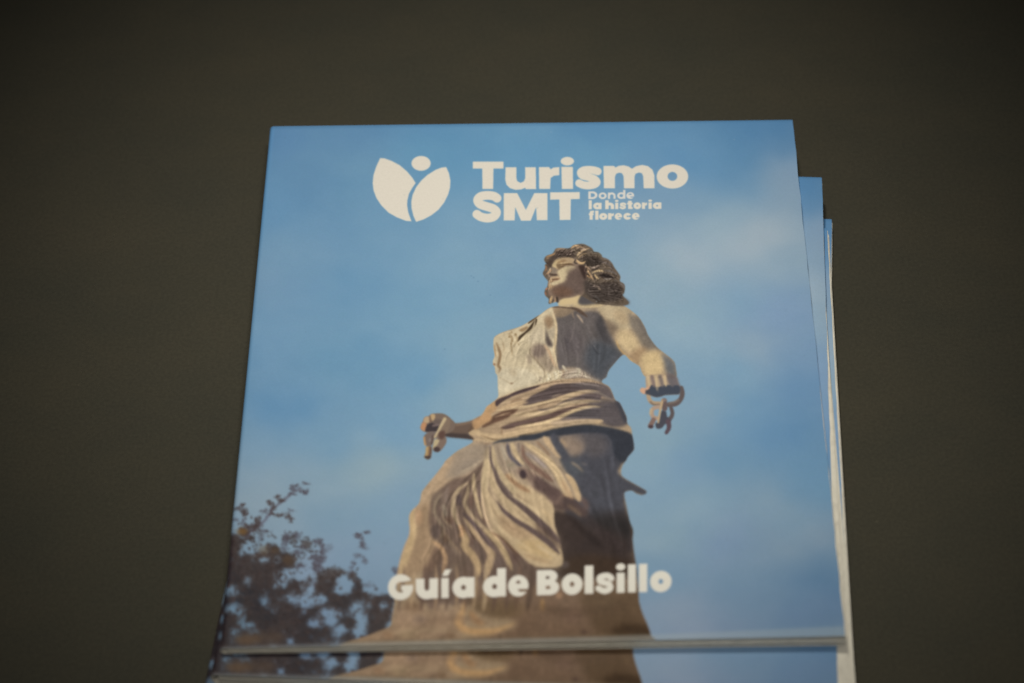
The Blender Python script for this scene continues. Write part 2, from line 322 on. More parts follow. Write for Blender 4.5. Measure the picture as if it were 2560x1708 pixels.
def torso():
    global CLIP
    CLIP = BODY
    poly(body, (172, 148, 118), 1)
    lit = (198, 180, 146); mid = (170, 150, 120); shd = (104, 97, 94)
    poly(CH((790,90),(640,190),(390,340),(95,450),(50,600),(70,900),(100,1250),(300,1170),(700,1060),(930,1010),(880,880),(860,760),(850,500),(850,300),(820,150)), lit, 1.5)
    poly(CH((600,350),(700,360),(720,560),(560,560),(500,480)), (188,172,144), 4, .7)
    poly(CH((100,900),(350,850),(600,900),(620,1020),(300,1120),(120,1180)), (204,190,160), 4, .7)
    poly(CH((860,170),(980,112),(1100,122),(1170,150),(1350,118),(1400,180),(1500,330),(1600,540),(1700,690),(1550,840),(1480,975),(1420,1040),(1250,950),(1100,860),(960,850),(880,880),(855,700),(850,400)), shd, 3.5)
    poly(CH((1250,560),(1420,500),(1560,560),(1690,690),(1560,830),(1480,960),(1400,1020),(1280,900),(1200,760)), (80, 85, 91), 9, .85)
    poly(CH((1380,170),(1450,260),(1500,420),(1560,560),(1420,500),(1350,350)), (74,72,74), 5, .8)
    poly(CH((1000,350),(1150,420),(1200,640),(1050,720),(950,560)), (100,92,92), 8, .6)
    stroke(CH((1090,170),(1080,300),(1060,430),(1030,510),(1000,560)), (5,3), (118,108,104), 1.5, .7)
    stroke(CH((1110,180),(1160,240),(1190,290)), (7,3), (176,154,130), 1.2, .8)
    stroke(CH((1060,150),(1060,190),(1075,230)), (5,3), (150,128,106), 1.2, .7)
    stroke(CH((1230,400),(1300,540),(1370,640)), (3,2), (112,108,108), 1.2, .6); stroke(CH((1300,560),(1350,650),(1400,680)), 2.5, (60,62,68), 1.2, .6)
    stroke(CH((880,560),(930,620),(900,700)), 5, (112,104,104), 3, .4); stroke(CH((960,480),(1000,540),(990,640)), 6, (80,76,80), 3, .5)
    # collar
    poly(CH((830,110),(1000,100),(1080,130),(1000,190),(900,220),(850,200)), (150,128,102), 2.5, .8)
    stroke(CH((800,92),(920,84),(1010,88),(1100,112),(1180,165),(1240,210)), (6,10), (92,76,66), 1.5, .9)
    stroke(CH((860,62),(1000,58),(1130,80),(1230,110)), 8, (184,160,128), 2, .8)
    poly(CH((1130,60),(1300,55),(1400,90),(1380,150),(1250,130),(1180,110)), (158,140,118), 3, .8)
    # shoulder and arm
    poly(CH((1370,80),(1540,22),(1680,70),(1790,150),(1830,250),(1780,360),(1660,380),(1540,300),(1440,200)), (186,166,132), 3)
    poly(CH((1470,250),(1590,300),(1650,350),(1610,410),(1600,520),(1550,450),(1500,360)), (126,110,94), 5.5, .9)
    poly(CH((1740,180),(1880,210),(1970,340),(2020,450),(2110,580),(2210,660),(2110,640),(2000,640),(1920,580),(1840,440),(1780,330)), (126,116,104), 4.5, .95)
    poly(CH((1850,210),(1960,330),(2040,460),(2160,620),(2050,560),(1950,420)), (108,102,96), 3, .7)
    poly(CH((1560,160),(1680,130),(1760,220),(1740,300),(1640,290)), (176,152,118), 5, .7)
    poly(CH((1610,410),(1680,370),(1790,410),(1880,520),(1890,640),(1780,650),(1680,620),(1612,520)), (204,178,134), 7)
    stroke(CH((1600,500),(1640,600),(1720,690),(1830,780)), (4,5), (206,164,104), 1.5, .7)
    poly(CH((1770,690),(1850,620),(1940,590),(2010,630),(1950,680),(1910,770),(1885,825),(1810,760)), (166,136,102), 6, .8)
    poly(CH((1930,690),(2080,630),(2180,690),(2210,800),(2160,920),(2010,960),(1935,880),(1910,780)), (208,180,132), 6)
    poly(CH((2170,670),(2330,770),(2352,870),(2350,990),(2280,960),(2225,900),(2200,780)), (104,106,108), 5, .95)
    # breast folds
    poly(CH((370,525),(385,460),(480,380),(600,235),(606,290),(540,390),(450,450)), (76,64,52), 1.2)
    poly(CH((500,290),(560,215),(640,178),(600,232),(520,292)), (92,74,56), 1.2)
    poly(CH((385,380),(480,330),(500,350),(440,395)), (140,112,80), 1.5, .8)
    stroke(CH((250,420),(300,470),(290,560),(300,640),(300,700)), (5,3), (150,126,92), 1.5, .8)
    stroke(CH((330,420),(370,500),(330,560),(340,640)), (6,2), (160,138,104), 1.5, .7); stroke(CH((180,520),(200,600),(190,660)), (4,2), (160,136,104), 1.5, .7)
    for k in range(9): a = rng.uniform(260, 380); b = rng.uniform(390, 560); stroke(CH((a, b), (a + rng.uniform(-20, 20), b + rng.uniform(10, 40))), 3, (140,116,84), 1, .7)
    poly(CH((700,250),(740,195),(800,210),(825,290),(800,345),(760,370),(712,310)), (138,112,86), 4, .85)
    poly(CH((700,280),(722,330),(720,440),(730,560),(800,588),(812,560),(770,480),(740,400)), (92,82,78), 3)
    poly(CH((760,380),(810,350),(830,420),(820,500),(780,460)), (170,154,130), 3, .8)
    stroke(CH((800,160),(835,240),(852,360),(842,520),(822,640),(850,780),(885,890)), (7,5), (208,184,144), 1.3)
    stroke(CH((690,260),(695,360),(705,540)), (4,3), (206,186,150), 1.2, .8)
    stroke(CH((590,250),(560,360),(470,440),(380,540)), (5,4), (206,188,152), 1.2, .8)
    poly(CH((545,570),(620,535),(700,560),(745,630),(790,720),(840,830),(810,890),(750,905),(700,850),(640,780),(560,720),(525,640)), (150,132,112), 4, .85)
    poly(CH((590,580),(680,560),(730,620),(700,690),(620,720),(560,680)), (122,106,96), 3, .8)
    stroke(CH((700,560),(760,640),(800,740),(850,850)), 6, (196,160,124), 2, .8); stroke(CH((530,600),(520,660),(560,730)), 2.5, (120,104,84), 1, .7)
    poly(CH((480,680),(540,700),(550,790),(500,800)), (160,142,120), 3, .8)
    stroke(CH((560,700),(640,800),(700,880),(705,990)), (5,3), (130,112,92), 1.5, .7)
    stroke(CH((560,780),(640,850),(690,930),(650,1040)), (6,4), (208,190,158), 1.5, .8); stroke(CH((500,880),(580,920),(620,1000)), 3, (168,150,120), 2, .6)
    # armpit stump
    stroke(CH((100,530),(130,600),(152,680),(140,760),(128,820),(152,860),(130,915)), (7,6), (134,108,80), 1.8, .95)
    stroke(CH((80,560),(86,640),(100,720)), (5,4), (172,138,98), 1.5, .9); ell(CH((80, 805))[0][0], CH((80, 805))[0][1], 3.5, 3, (150,112,88), 1.2, .9)
    poly(CH((260,880),(320,850),(360,900),(340,960),(290,940)), (176,156,124), 3, .5)
    stroke(CH((120,950),(220,1010),(300,1040),(390,970)), 2.5, (172,154,124), 1.2, .7); ell(CH((295, 1045))[0][0], CH((295, 1045))[0][1], 4, 2.5, (140,116,92), 1.2, .8)
    # frayed cloth above the waist
    for p, w in ((((930,820),(960,860),(990,905)),(7,4)), (((870,890),(920,910),(900,960)),(6,3)), (((1000,950),(1080,900),(1140,880)),(9,5)), (((940,1000),(1060,960),(1180,930)),(8,5)),
                 (((1200,900),(1220,950),(1260,985)),(5,3)), (((820,900),(860,940),(830,1010)),(8,4)), (((740,920),(770,960),(720,1020)),(7,4))):
        stroke(CH(*p), w, (206,192,162), 1.2, .9)
    poly(CH((960,880),(1100,850),(1200,890),(1300,960),(1420,1020),(1300,1040),(1100,1010),(950,990)), (164,148,130), 3, .75)
    stroke(CH((1100,860),(1145,875),(1130,920),(1050,950)), (6,5), (200,186,158), 1.5, .85); stroke(CH((1210,930),(1240,980)), 4, (200,184,158), 1.2, .8)
    for p in (((900,980),(960,920)), ((1020,1000),(1100,950)), ((650,1020),(660,960)), ((1160,960),(1230,1000))): stroke(CH(*p), 3, (128,108,98), 1.2, .7)
torso()
CLIP = None
poly(HD((640,1430),(1000,1400),(1700,1450),(1760,1640),(1300,1670),(700,1660),(560,1640)), (176,156,128), 1.5)
CLIP = BODY

def sash():
    base = LA((1040,300),(1200,230),(1500,130),(1750,60),(1900,40)) + RH((800,30),(1000,80),(1110,130),(1190,290),(1290,420),(1345,600),(1200,600),(1000,590),(850,605),(600,620),(400,660),(200,730),(0,760)) + LA((1100,800),(950,860),(850,850),(750,780),(690,710),(780,620),(860,500),(900,440))
    poly(base, (172,146,116), 1.2)
    poly(LA((900,430),(960,360),(1040,300),(1060,400),(1000,470),(900,500),(860,560),(850,640),(780,640),(800,560)), (186,148,106), 2.5, .9)
    dk = (94, 82, 80)
    poly(LA((1040,325),(1090,285),(1200,245),(1300,195),(1440,150),(1600,120),(1560,150),(1440,195),(1300,240),(1180,300),(1100,350),(1055,382)), (82,68,68), 1.3)
    poly(LA((1380,350),(1450,290),(1500,245),(1650,175),(1800,105),(2000,92),(2150,108),(2350,150),(2350,180),(2200,172),(2000,210),(1800,285),(1600,325),(1450,372)), dk, 1.6)
    poly(RH((620,110),(800,80),(1000,95),(1110,140),(1180,290),(1000,250),(900,200),(800,160)), (104,94,92), 2.5)
    poly(LA((1560,420),(1750,400),(1880,320),(2060,255),(2200,218),(2350,225),(2350,300),(2200,296),(2000,330),(1850,400),(1700,445)), (100,88,86), 1.8)
    poly(LA((870,625),(950,560),(1060,470),(1200,425),(1330,405),(1260,480),(1150,545),(1000,600),(900,645)), (108,82,68), 1.8)
    poly(LA((1110,645),(1250,588),(1400,555),(1600,498),(1800,440),(2000,385),(2200,345),(2350,335),(2350,372),(2200,378),(2000,420),(1800,510),(1600,572),(1400,605),(1200,665)), (104,84,78), 1.8)
    poly(LA((1850,545),(2000,480),(2200,418),(2350,408),(2350,530),(2200,530),(1950,562)), (102,90,88), 2)
    poly(RH((560,500),(700,440),(900,380),(1230,330),(1290,430),(1345,600),(1150,640),(950,560),(700,530)), (92,86,88), 3.5, .95)
    poly(RH((880,300),(1190,295),(1280,420),(1100,400),(900,390)), (92,86,88), 4, .8)
    poly(RH((1190,300),(1250,340),(1335,510),(1340,600),(1290,560),(1240,420)), (70,72,80), 3, .9)
    hl = (194, 168, 130)
    stroke(LA((1060,440),(1200,385),(1350,340),(1450,330)), (12,6), (190,160,122), 2, .9)
    stroke(LA((1100,360),(1200,300),(1330,240)), (6,4), (184,158,124), 1.6, .8); stroke(LA((1230,330),(1300,300),(1380,290)), 4, (120,94,72), 1.4, .7)
    stroke(LA((1080,430),(1250,400),(1450,380),(1700,318),(1950,236),(2200,186),(2350,198)), (8,4), hl, 1.3, .95)
    stroke(LA((1850,320),(1950,262),(2040,240)), (6,3), hl, 1.3, .8)
    stroke(LA((1240,500),(1400,480),(1600,470),(1750,430),(1900,356),(2100,318),(2350,318)), (13,7), hl, 1.8, .95)
    stroke(LA((1300,640),(1560,610),(1750,560),(1900,490),(2100,410),(2250,383),(2350,390)), (8,6), (198,172,130), 1.5, .95)
    stroke(RH((580,330),(800,330),(1000,340)), (5,3), (150,134,116), 2, .6); stroke(RH((760,420),(900,385),(1050,380)), (4,3), (150,134,116), 2, .6)
    stroke(RH((700,180),(850,200),(1000,220),(1140,290)), 3, (160,144,126), 1.5, .6); stroke(RH((740,110),(900,110),(1050,150)), 3, (140,126,114), 1.5, .6)
    poly(LA((700,705),(820,670),(900,710),(1150,720),(1400,650),(1700,610),(2000,560),(2350,545),(2350,590),(2000,615),(1700,680),(1400,740),(1200,785),(1000,830),(850,760),(740,735)), (192,164,126), 1.8)
    poly(RH((400,560),(700,540),(950,560),(900,600),(600,620),(430,640)), (172,150,124), 3, .6)
    stroke(LA((860,740),(1000,790),(1100,800)), 3, (130,104,78), 1.4, .7); stroke(LA((1130,640),(1120,700),(1130,740)), 3, (140,110,84), 1.4, .7); stroke(LA((900,850),(1000,850)), 3, (130,100,76), 1.2, .6)
    stroke(LA((760,800),(860,800),(960,830)), (6,5), (196,168,130), 1.4, .9)
    for k in range(16):
        t = rng.uniform(0, 1); x = 900 + 900 * t; y = 560 - 260 * t + rng.uniform(-60, 130)
        stroke(LA((x, y), (x + 60, y - 22), (x + 130, y - 40)), (3,2), (130,104,82) if k % 2 else (206,178,138), 1.2, .5)
sash()

def skirt():
    L = (194, 168, 128); D = (98, 82, 80)
    poly(SK((470,410),(760,0),(1250,-60),(1290,60),(1240,80),(1050,190),(860,260),(640,430),(560,620),(520,900),(440,1060),(300,1450),(120,1480),(300,640)), (182,154,122), 2)
    poly(SK((860,200),(930,100),(1050,0),(1250,-20),(1220,40),(1050,160),(880,230)), (142,126,110), 5, .9)
    stroke(SK((1250,0),(1150,90),(1000,170),(850,220)), (6,4), (172,152,126), 2.2, .8)
    poly(SK((850,250),(1050,185),(1260,10),(1300,150),(1240,300),(1240,600),(1330,860),(1500,970),(1620,1080),(1850,1290),(1960,1480),(1700,1760),(1300,1800),(600,1800),(400,1700),(520,1400),(560,1300),(690,1200),(690,1060),(600,960),(540,800),(560,600),(640,430)), (114,95,83), 3.4)
    poly(SK((420,600),(560,560),(560,800),(640,1000),(700,1130),(600,1300),(480,1400),(200,1470),(300,1100),(380,900)), (164,136,106), 5)
    poly(SK((600,430),(740,400),(800,420),(790,560),(700,540),(620,560)), (124,106,92), 4, .8)
    poly(SK((640,1090),(740,1150),(700,1290),(600,1400),(500,1430),(560,1270)), (112,90,76), 4, .9)
    S = lambda pts, w, c=L, b=1.8, a=.95: stroke(SK(*pts), w, c, b, a, taper=.18)
    S(((1125,170),(1120,300),(1145,450),(1190,620),(1235,745)), (9,8))
    S(((1050,280),(1045,420),(1005,530),(1040,620),(1120,730),(1250,850),(1400,930),(1560,1030)), (9,10), (172,148,116))
    S(((1045,285),(940,365),(880,470),(868,600),(900,730),(970,840)), (7,16), (180,156,122))
    S(((720,420),(650,520),(630,650),(700,780),(780,860)), (8,7), (144,126,104), 2.4)
    S(((740,560),(760,640),(770,700)), (11,8), (150,134,114), 2.4); S(((800,330),(770,450),(800,560)), 7, (134,116,104), 2.4, .8)
    S(((1000,720),(1080,830),(1180,950),(1290,1090),(1340,1200),(1310,1320),(1290,1440)), (12,22), (190,160,122))
    S(((990,890),(1020,1000),(1010,1080),(1110,1200),(1175,1330),(1180,1450)), (20,16), (184,154,114))
    S(((1250,880),(1400,990),(1490,1130),(1550,1250),(1595,1380)), (18,11), (192,164,122))
    S(((600,1020),(700,1080),(755,1180),(765,1280),(735,1420)), (9,12), (188,150,112))
    S(((380,600),(345,720),(370,880),(330,1050),(260,1250),(200,1460)), (14,18), (198,168,124), 3)
    S(((420,640),(440,700),(430,800)), 16, (186,146,110), 4, .6)
    S(((950,820),(985,900),(950,960)), (14,10), (186,146,106), 2.4, .8); S(((700,980),(740,920),(740,860)), 7, (136,116,92), 2.4, .8)
    S(((820,1000),(860,1100),(950,1200)), 8, (140,120,100), 3, .7); S(((870,1290),(850,1400)), 7, (140,122,104), 2.5, .7)
    for (x, y, rx, ry, c, b, a) in ((640,900,60,90,(94,80,74),3,.9),(1105,1000,22,60,(104,82,72),2.2,.9),(770,990,26,60,(100,78,62),3,.8),(1090,520,26,90,(100,78,68),2.5,.8),(930,500,34,70,(92,78,76),2.2,.8),(1210,400,24,120,(104,88,88),2.4,.8),(1260,760,26,60,(112,88,76),2.6,.6),(700,520,26,46,(96,82,74),3,.7),(930,1300,120,90,(112,94,80),6,.6),(1430,1290,60,70,(118,100,92),5,.7),(1640,1200,50,90,(100,78,70),5,.8),(820,760,60,50,(98,74,60),4,.6)):
        p = SK((x, y))[0]; ell(p[0], p[1], rx / 5, ry / 5, c, b, a)
    S(((980,660),(1080,760),(1180,880),(1270,1000),(1380,1120)), (9,12), (100,84,84), 2, .85)
    S(((1340,900),(1450,960),(1550,1050),(1680,1180)), (8,12), (128,98,78), 2, .8)
    # big lit drapery
    big = SK((1250,90),(1280,-20),(1400,-140),(1700,-120),(1990,-20),(2150,220),(2230,430),(2120,520),(2125,640),(2130,800),(2165,930),(2235,1230),(2180,1335),(1880,1325),(1700,1180),(1500,980),(1330,860),(1230,600),(1210,300))
    poly(big, (194,168,130), 1.6)
    poly(SK((1450,700),(1700,800),(1900,950),(1700,1000),(1500,950)), (176,146,112), 6, .8); poly(SK((1650,1050),(1900,1000),(2150,1180),(2050,1240),(1850,1180)), (198,166,116), 6, .7)
    stroke(SK((1520,780),(1600,860),(1660,880)), 3, (150,124,96), 1.6, .7)
    poly(SK((1230,430),(1300,640),(1420,820),(1330,860),(1230,620)), (188,160,128), 3, .7)
    S(((1340,-120),(1345,0),(1390,150),(1440,290),(1540,430),(1700,560),(1850,690),(2000,830),(2120,950),(2200,1040)), (7,20), D, 1.7)
    S(((1410,510),(1500,640),(1650,760),(1800,850),(1950,950),(2080,1050),(2190,1170)), (9,17), (98,82,80), 1.7)
    S(((1250,330),(1380,440),(1470,540),(1600,640)), (3,4), (160,138,108), 2, .6)
    poly(SK((1900,780),(2050,880),(2180,1040),(2200,1120),(2050,980),(1920,900)), (100,82,74), 3, .8)
    S(((1490,100),(1550,210),(1680,320),(1820,400)), (8,12), (156,120,90), 2.4, .9)
    poly(SK((1560,60),(1700,60),(1850,60),(2050,180),(2210,330),(2240,440),(2140,570),(2010,440),(1860,350),(1780,250),(1640,180)), (128,106,94), 4, .95)
    poly(SK((1900,180),(2080,240),(2200,340),(2220,430),(2120,520),(2000,420),(1880,340)), (98,80,76), 4.5, .9)
    poly(SK((1770,30),(1900,60),(2020,170),(1910,180),(1820,110)), (168,130,104), 3.5, .9)
    poly(SK((1560,80),(1660,60),(1680,180),(1780,260),(1880,320),(1760,310),(1640,220)), (168,146,122), 3.5, .8)
    p = SK((1738, 180))[0]; ell(p[0], p[1], 8.5, 11.5, (70,58,62), 2, .95, rot=-.2)
    S(((1960,-60),(2060,60),(2150,200),(2230,340),(2290,450)), (13,13), (204,176,132), 1.8)
    S(((1880,-30),(1990,60),(2090,180),(2160,290)), (7,5), (160,136,122), 2, .8)
waist_dark = (LA((1000,850),(1100,800),(1300,770),(1500,740),(1700,690)) + RH((450,660),(600,632),(850,608),(1100,640),(1300,690),(1400,740),(1425,880),(1400,950),(1290,1085),(1180,1000),(1140,800),(1040,720),(800,712),(500,745),(300,762),(180,800),(60,800)) + LA((1200,825),(1100,830)))
def right_side():
    poly(RH((480,720),(850,640),(1200,680),(1420,760),(1430,930),(1270,1110),(1255,1240),(1600,1440),(1560,1500),(1310,1480),(1400,2100),(1300,2200),(600,1980),(560,1700),(560,1500),(760,1560),(720,1400),(600,1230),(480,1000),(420,850)), (80,81,88), 3.5)
    poly(SR((640,600),(1050,740),(1560,640),(1620,880),(1680,1420),(1700,1500),(420,1500),(380,1340),(700,1350),(780,1290),(720,1180),(690,960),(620,820)), (68,59,57), 15)
    poly(SR((620,640),(860,720),(1000,900),(900,1200),(780,1290),(720,1180),(690,960),(620,820)), (70,60,57), 4, .85)
    poly(SR((1000,680),(1300,700),(1560,720),(1600,960),(1400,900),(1150,820)), (50,50,52), 12, .8)
    poly(SR((760,1250),(1100,1180),(1650,1300),(1700,1460),(1200,1480),(760,1450)), (72,58,48), 9, .9)
    for pts, w, c, b, a in ((((950,620),(1200,880),(1500,1120)),(14,20),(72,62,62),6,.6),(((820,700),(1000,900),(1250,1100)),(10,16),(48,42,42),5,.6),(((1150,480),(1300,560),(1500,600)),(16,16),(88,90,98),6,.5),(((1100,380),(1150,420),(1130,480)),(8,8),(62,66,70),4,.5)):
        stroke(SR(*pts), w, c, b, a)
    # folds by the hip
    poly(RH((480,760),(620,730),(760,740),(830,850),(780,960),(640,1010),(560,900)), (150,130,112), 6, .95)
    poly(RH((640,740),(900,720),(1050,760),(1100,900),(1000,1000),(850,1000),(800,850)), (98,92,92), 8, .8)
    poly(RH((480,1050),(700,1040),(800,1180),(700,1260),(560,1200)), (88,92,96), 8, .7)
    stroke(RH((640,1080),(720,1130),(790,1200)), (5,3), (150,132,112), 2.5, .75); stroke(RH((760,1090),(840,1110)), 4, (120,108,100), 2.5, .6)
    stroke(RH((300,760),(370,860),(470,980),(515,1020)), (18,8), (196,166,128), 2, .95); stroke(RH((200,830),(280,870),(360,950),(420,1010)), (10,6), (176,146,112), 2.5, .9)
    poly(RH((360,750),(440,730),(500,850),(600,1010),(540,1060),(440,930)), (84,84,90), 3, .95); stroke(RH((395,745),(425,770)), 4, (112,112,116), 2, .8)
    stroke(RH((500,790),(560,850),(580,900)), (9,5), (182,152,118), 3, .8)
    stroke(SR((760,180),(850,280),(915,430),(945,510)), (14,12), (198,168,128), 2, .95); stroke(SR((700,230),(770,360),(850,460)), (12,12), (188,154,118), 3, .8)
    poly(SR((680,400),(850,470),(960,560),(1050,640),(1000,720),(850,640),(640,620),(520,520),(560,440)), (90,74,70), 4, .9)
    stroke(SR((960,490),(1020,540),(1040,620)), (16,10), (116,90,80), 4, .7); stroke(SR((800,560),(900,640),(970,700)), (10,7), (128,106,86), 3, .8)
    stroke(SR((720,430),(800,440),(870,490)), (8,6), (184,140,104), 3, .8); p = SR((760, 1310))[0]; ell(p[0], p[1], 11, 9, (104,92,88), 3, .7)
def small_folds():
    S = lambda pts, w, c, b=1.6, a=.8: stroke(SK(*pts), w, c, b, a, taper=.3)
    lt, dk = (196,170,132), (112,94,86)
    S(((1300,120),(1310,300),(1400,460),(1520,600)), (5,7), (176,152,122)); S(((1285,260),(1330,420),(1430,560)), (4,3), dk, 1.8, .6)
    S(((1420,60),(1470,220),(1570,360),(1720,480),(1850,560)), (5,4), (150,124,100), 2, .7); S(((1560,420),(1720,520),(1880,620),(2020,760)), (7,5), (206,182,142), 2.2, .7)
    S(((1330,560),(1420,700),(1560,820),(1750,930)), (4,5), (158,130,100), 2, .6); S(((1290,640),(1380,800),(1520,920),(1700,1040),(1850,1130)), (8,7), (208,182,140), 2.4, .7)
    S(((1620,600),(1760,720),(1900,830),(2010,930)), (5,4), (160,134,106), 2, .6); S(((1980,620),(2060,720),(2110,820)), (9,6), (206,176,132), 2.4, .8)
    S(((1750,1180),(1900,1240),(2100,1290)), (8,6), (176,142,104), 2.4, .6); S(((1900,1060),(2050,1150),(2180,1240)), (7,9), (212,186,146), 2.6, .8)
    S(((720,640),(760,760),(860,860)), (6,4), (160,138,112)); S(((760,900),(820,1000),(900,1100),(980,1180)), (5,7), (150,126,100), 2, .7)
    S(((1100,980),(1160,1080),(1230,1180),(1260,1300)), (5,6), dk, 1.8, .7); S(((1380,1080),(1440,1200),(1470,1320)), (6,5), dk, 2, .7); S(((1420,960),(1500,1060),(1580,1180),(1640,1300)), (5,8), (104,84,76), 2, .7)
    S(((660,560),(690,660),(680,740)), (4,4), (92,78,72), 2, .6); S(((900,640),(930,740),(1010,860)), (4,5), (100,80,72), 2, .6); S(((960,420),(950,520),(990,620)), (5,4), (84,72,74), 1.8, .7)
def hip_folds():
    S = lambda pts, w, c, b=1.9, a=.95: stroke(LA(*pts), w, c, b, a, taper=.15)
    lt = (192,168,130)
    poly(LA((900,900),(1050,830),(1400,820),(1700,760),(1760,900),(1900,1200),(2050,1500),(1800,1400),(1500,1200),(1350,1150),(1100,1250),(1000,1100)), (160,140,118), 3, .9)
    poly(LA((560,960),(760,850),(930,870),(900,1030),(760,1130),(560,1230),(420,1300),(480,1120)), (152,136,118), 6, .8)
    S(((890,1040),(760,1130),(600,1210)), (5,4), (176,156,130), 2)
    S(((945,890),(935,1050),(905,1250),(920,1420)), (12,16), lt); S(((1010,880),(1025,1050),(1090,1200),(1180,1350),(1300,1470)), (11,18), lt)
    S(((975,870),(985,1050),(1045,1200),(1120,1350),(1260,1500)), (6,8), (112,96,90))
    S(((1120,860),(1150,960),(1180,1060)), (10,9), (172,156,132)); S(((1070,870),(1090,1000),(1150,1120)), (5,5), (140,122,104), 2, .8)
    S(((1190,840),(1220,980),(1290,1070),(1370,1125)), (10,9), (94,88,94)); S(((1245,840),(1300,980),(1395,1115)), (13,7), (196,170,130))
    S(((1380,860),(1400,1000),(1480,1110),(1620,1210),(1760,1320)), (9,14), (128,100,86), 2.4)
    S(((1420,960),(1560,1050),(1680,1150)), (10,9), (160,144,134), 2.4, .9)
    S(((1400,840),(1500,895),(1620,985),(1740,1100),(1830,1240),(1900,1380),(1990,1500)), (12,22), (204,176,134), 2.2)
    S(((1330,830),(1340,960)), 5, (122,106,98), 2, .8); S(((1550,820),(1640,900),(1720,1000)), (5,5), (150,118,92), 2.2, .8)
    p = LA((1240, 1110))[0]; ell(p[0], p[1], 12, 7, (150,138,114), 3, .6)
    poly(LA((900,870),(950,880),(930,1010),(905,1040),(915,950)), (124,108,94), 2.5, .7)
right_side(); skirt(); small_folds(); hip_folds()
poly(waist_dark, (62,66,74), 2.2)
poly(RH((0,745),(200,725),(420,665),(420,690),(300,745),(150,800),(0,800)), (64,68,76), 2, .9)
# redraw the hip-side folds that lie over the shadow
for pts, w, c, b, a in ((((300,765),(370,860),(470,980),(515,1020)),(17,8),(196,166,128),2,.95), (((640,1080),(720,1130),(790,1200)),(5,3),(150,132,112),2.5,.6)):
    stroke(RH(*pts), w, c, b, a)
poly(RH((380,745),(440,725),(500,850),(600,1010),(560,1060),(450,930)), (82,83,90), 3, .9)
stroke(SR((780,180),(860,280),(915,430),(945,510)), (13,12), (198,168,128), 2, .95); stroke(SR((720,250),(780,370),(850,450)), (11,11), (188,154,118), 3, .8)

def plinth():
    poly(BLV((700,610),(900,640),(1000,600),(1120,660),(1260,600),(1400,620),(1500,560),(1560,900),(1300,1060),(0,1120),(350,960),(640,850),(670,700)), (172,144,116), 4)
    poly(BLV((1560,420),(1900,300),(2500,330),(3800,330),(3900,1080),(1500,1090),(1900,960),(2200,800)), (134,110,90), 7)
    poly(BRV((900,380),(1640,330),(1700,720),(1800,990),(1200,990),(1050,800)), (110,90,70), 9, .85)
    poly(BRV((1400,830),(1720,850),(1790,980),(1300,980)), (80,64,50), 7, .8)
    poly(BLV((1590,520),(1720,500),(2100,540),(2350,600),(2260,730),(1950,760),(1750,700),(1640,620)), (124,102,78), 7, .95)
    stroke(BLV((1560,540),(1530,680),(1480,800),(1560,900),(1750,925),(1950,910),(2180,820)), (20,15), (204,162,114), 4, .95)
    stroke(BLV((1620,660),(1700,780),(1800,820)), (14,14), (182,136,92), 5, .8)
    for (x, y, rx, ry, c, b, a) in ((1170,590,80,55,(126,104,92),5,.9),(1430,560,70,40,(130,110,96),4,.8),(900,600,110,70,(140,112,88),6,.8),(600,960,70,30,(168,128,96),5,.7),(1390,960,60,50,(140,112,88),5,.9),(1280,980,90,40,(150,124,102),6,.7),(850,960,120,40,(186,160,124),6,.7),(800,760,110,60,(188,156,126),7,.7),(1330,600,60,70,(176,152,126),5,.6),(1000,780,90,50,(160,136,118),6,.7)):
        p = BLV((x, y))[0]; ell(p[0], p[1], rx / 5, ry / 5, c, b, a)
    for (x, y, rx, ry, c, b, a) in ((430,590,30,80,(180,140,94),3,.8),(640,470,40,40,(186,146,112),3,.7),(560,560,60,30,(150,120,96),5,.7),(950,930,40,26,(96,76,70),4,.8),(800,720,110,90,(142,114,98),8,.6),(1250,600,100,100,(118,98,76),9,.6),(250,700,120,120,(140,114,92),9,.6)):
        p = BRV((x, y))[0]; ell(p[0], p[1], rx / 5, ry / 5, c, b, a)
    poly(PX((840,1606),(1000,1598),(1300,1590),(1632,1588),(1640,1655),(840,1655)), (128,112,88), 4, .35)
plinth()
for x0, x1, w, c, a in ((1010,1000,9,(118,96,82),.75), (1034,1030,7,(190,160,124),.7), (1062,1056,13,(112,90,78),.8), (1088,1090,8,(186,154,116),.75), (1112,1118,12,(108,88,76),.8), (1140,1142,8,(184,152,114),.7), (1160,1166,10,(114,92,78),.75),
                        (1188,1186,9,(190,160,122),.75), (1212,1212,12,(196,168,130),.75), (1238,1236,12,(104,84,74),.8), (1272,1268,12,(108,88,76),.75), (1300,1292,12,(116,92,76),.7), (1330,1322,16,(92,76,66),.7)):
    stroke(PX((x0,1412), ((x0 + x1) / 2 + 3,1455), (x1,1500), (x1 - 4,1528)), (w, w * .8), c, 2.6, a, taper=.3)
stroke(PX((1040,1560),(1150,1545),(1230,1560)), 9, (146,120,98), 5, .6); stroke(PX((960,1585),(1080,1575),(1180,1590)), 8, (190,164,130), 5, .6); stroke(PX((1330,1520),(1450,1530),(1560,1520)), 20, (104,84,68), 9, .6)
CLIP = None

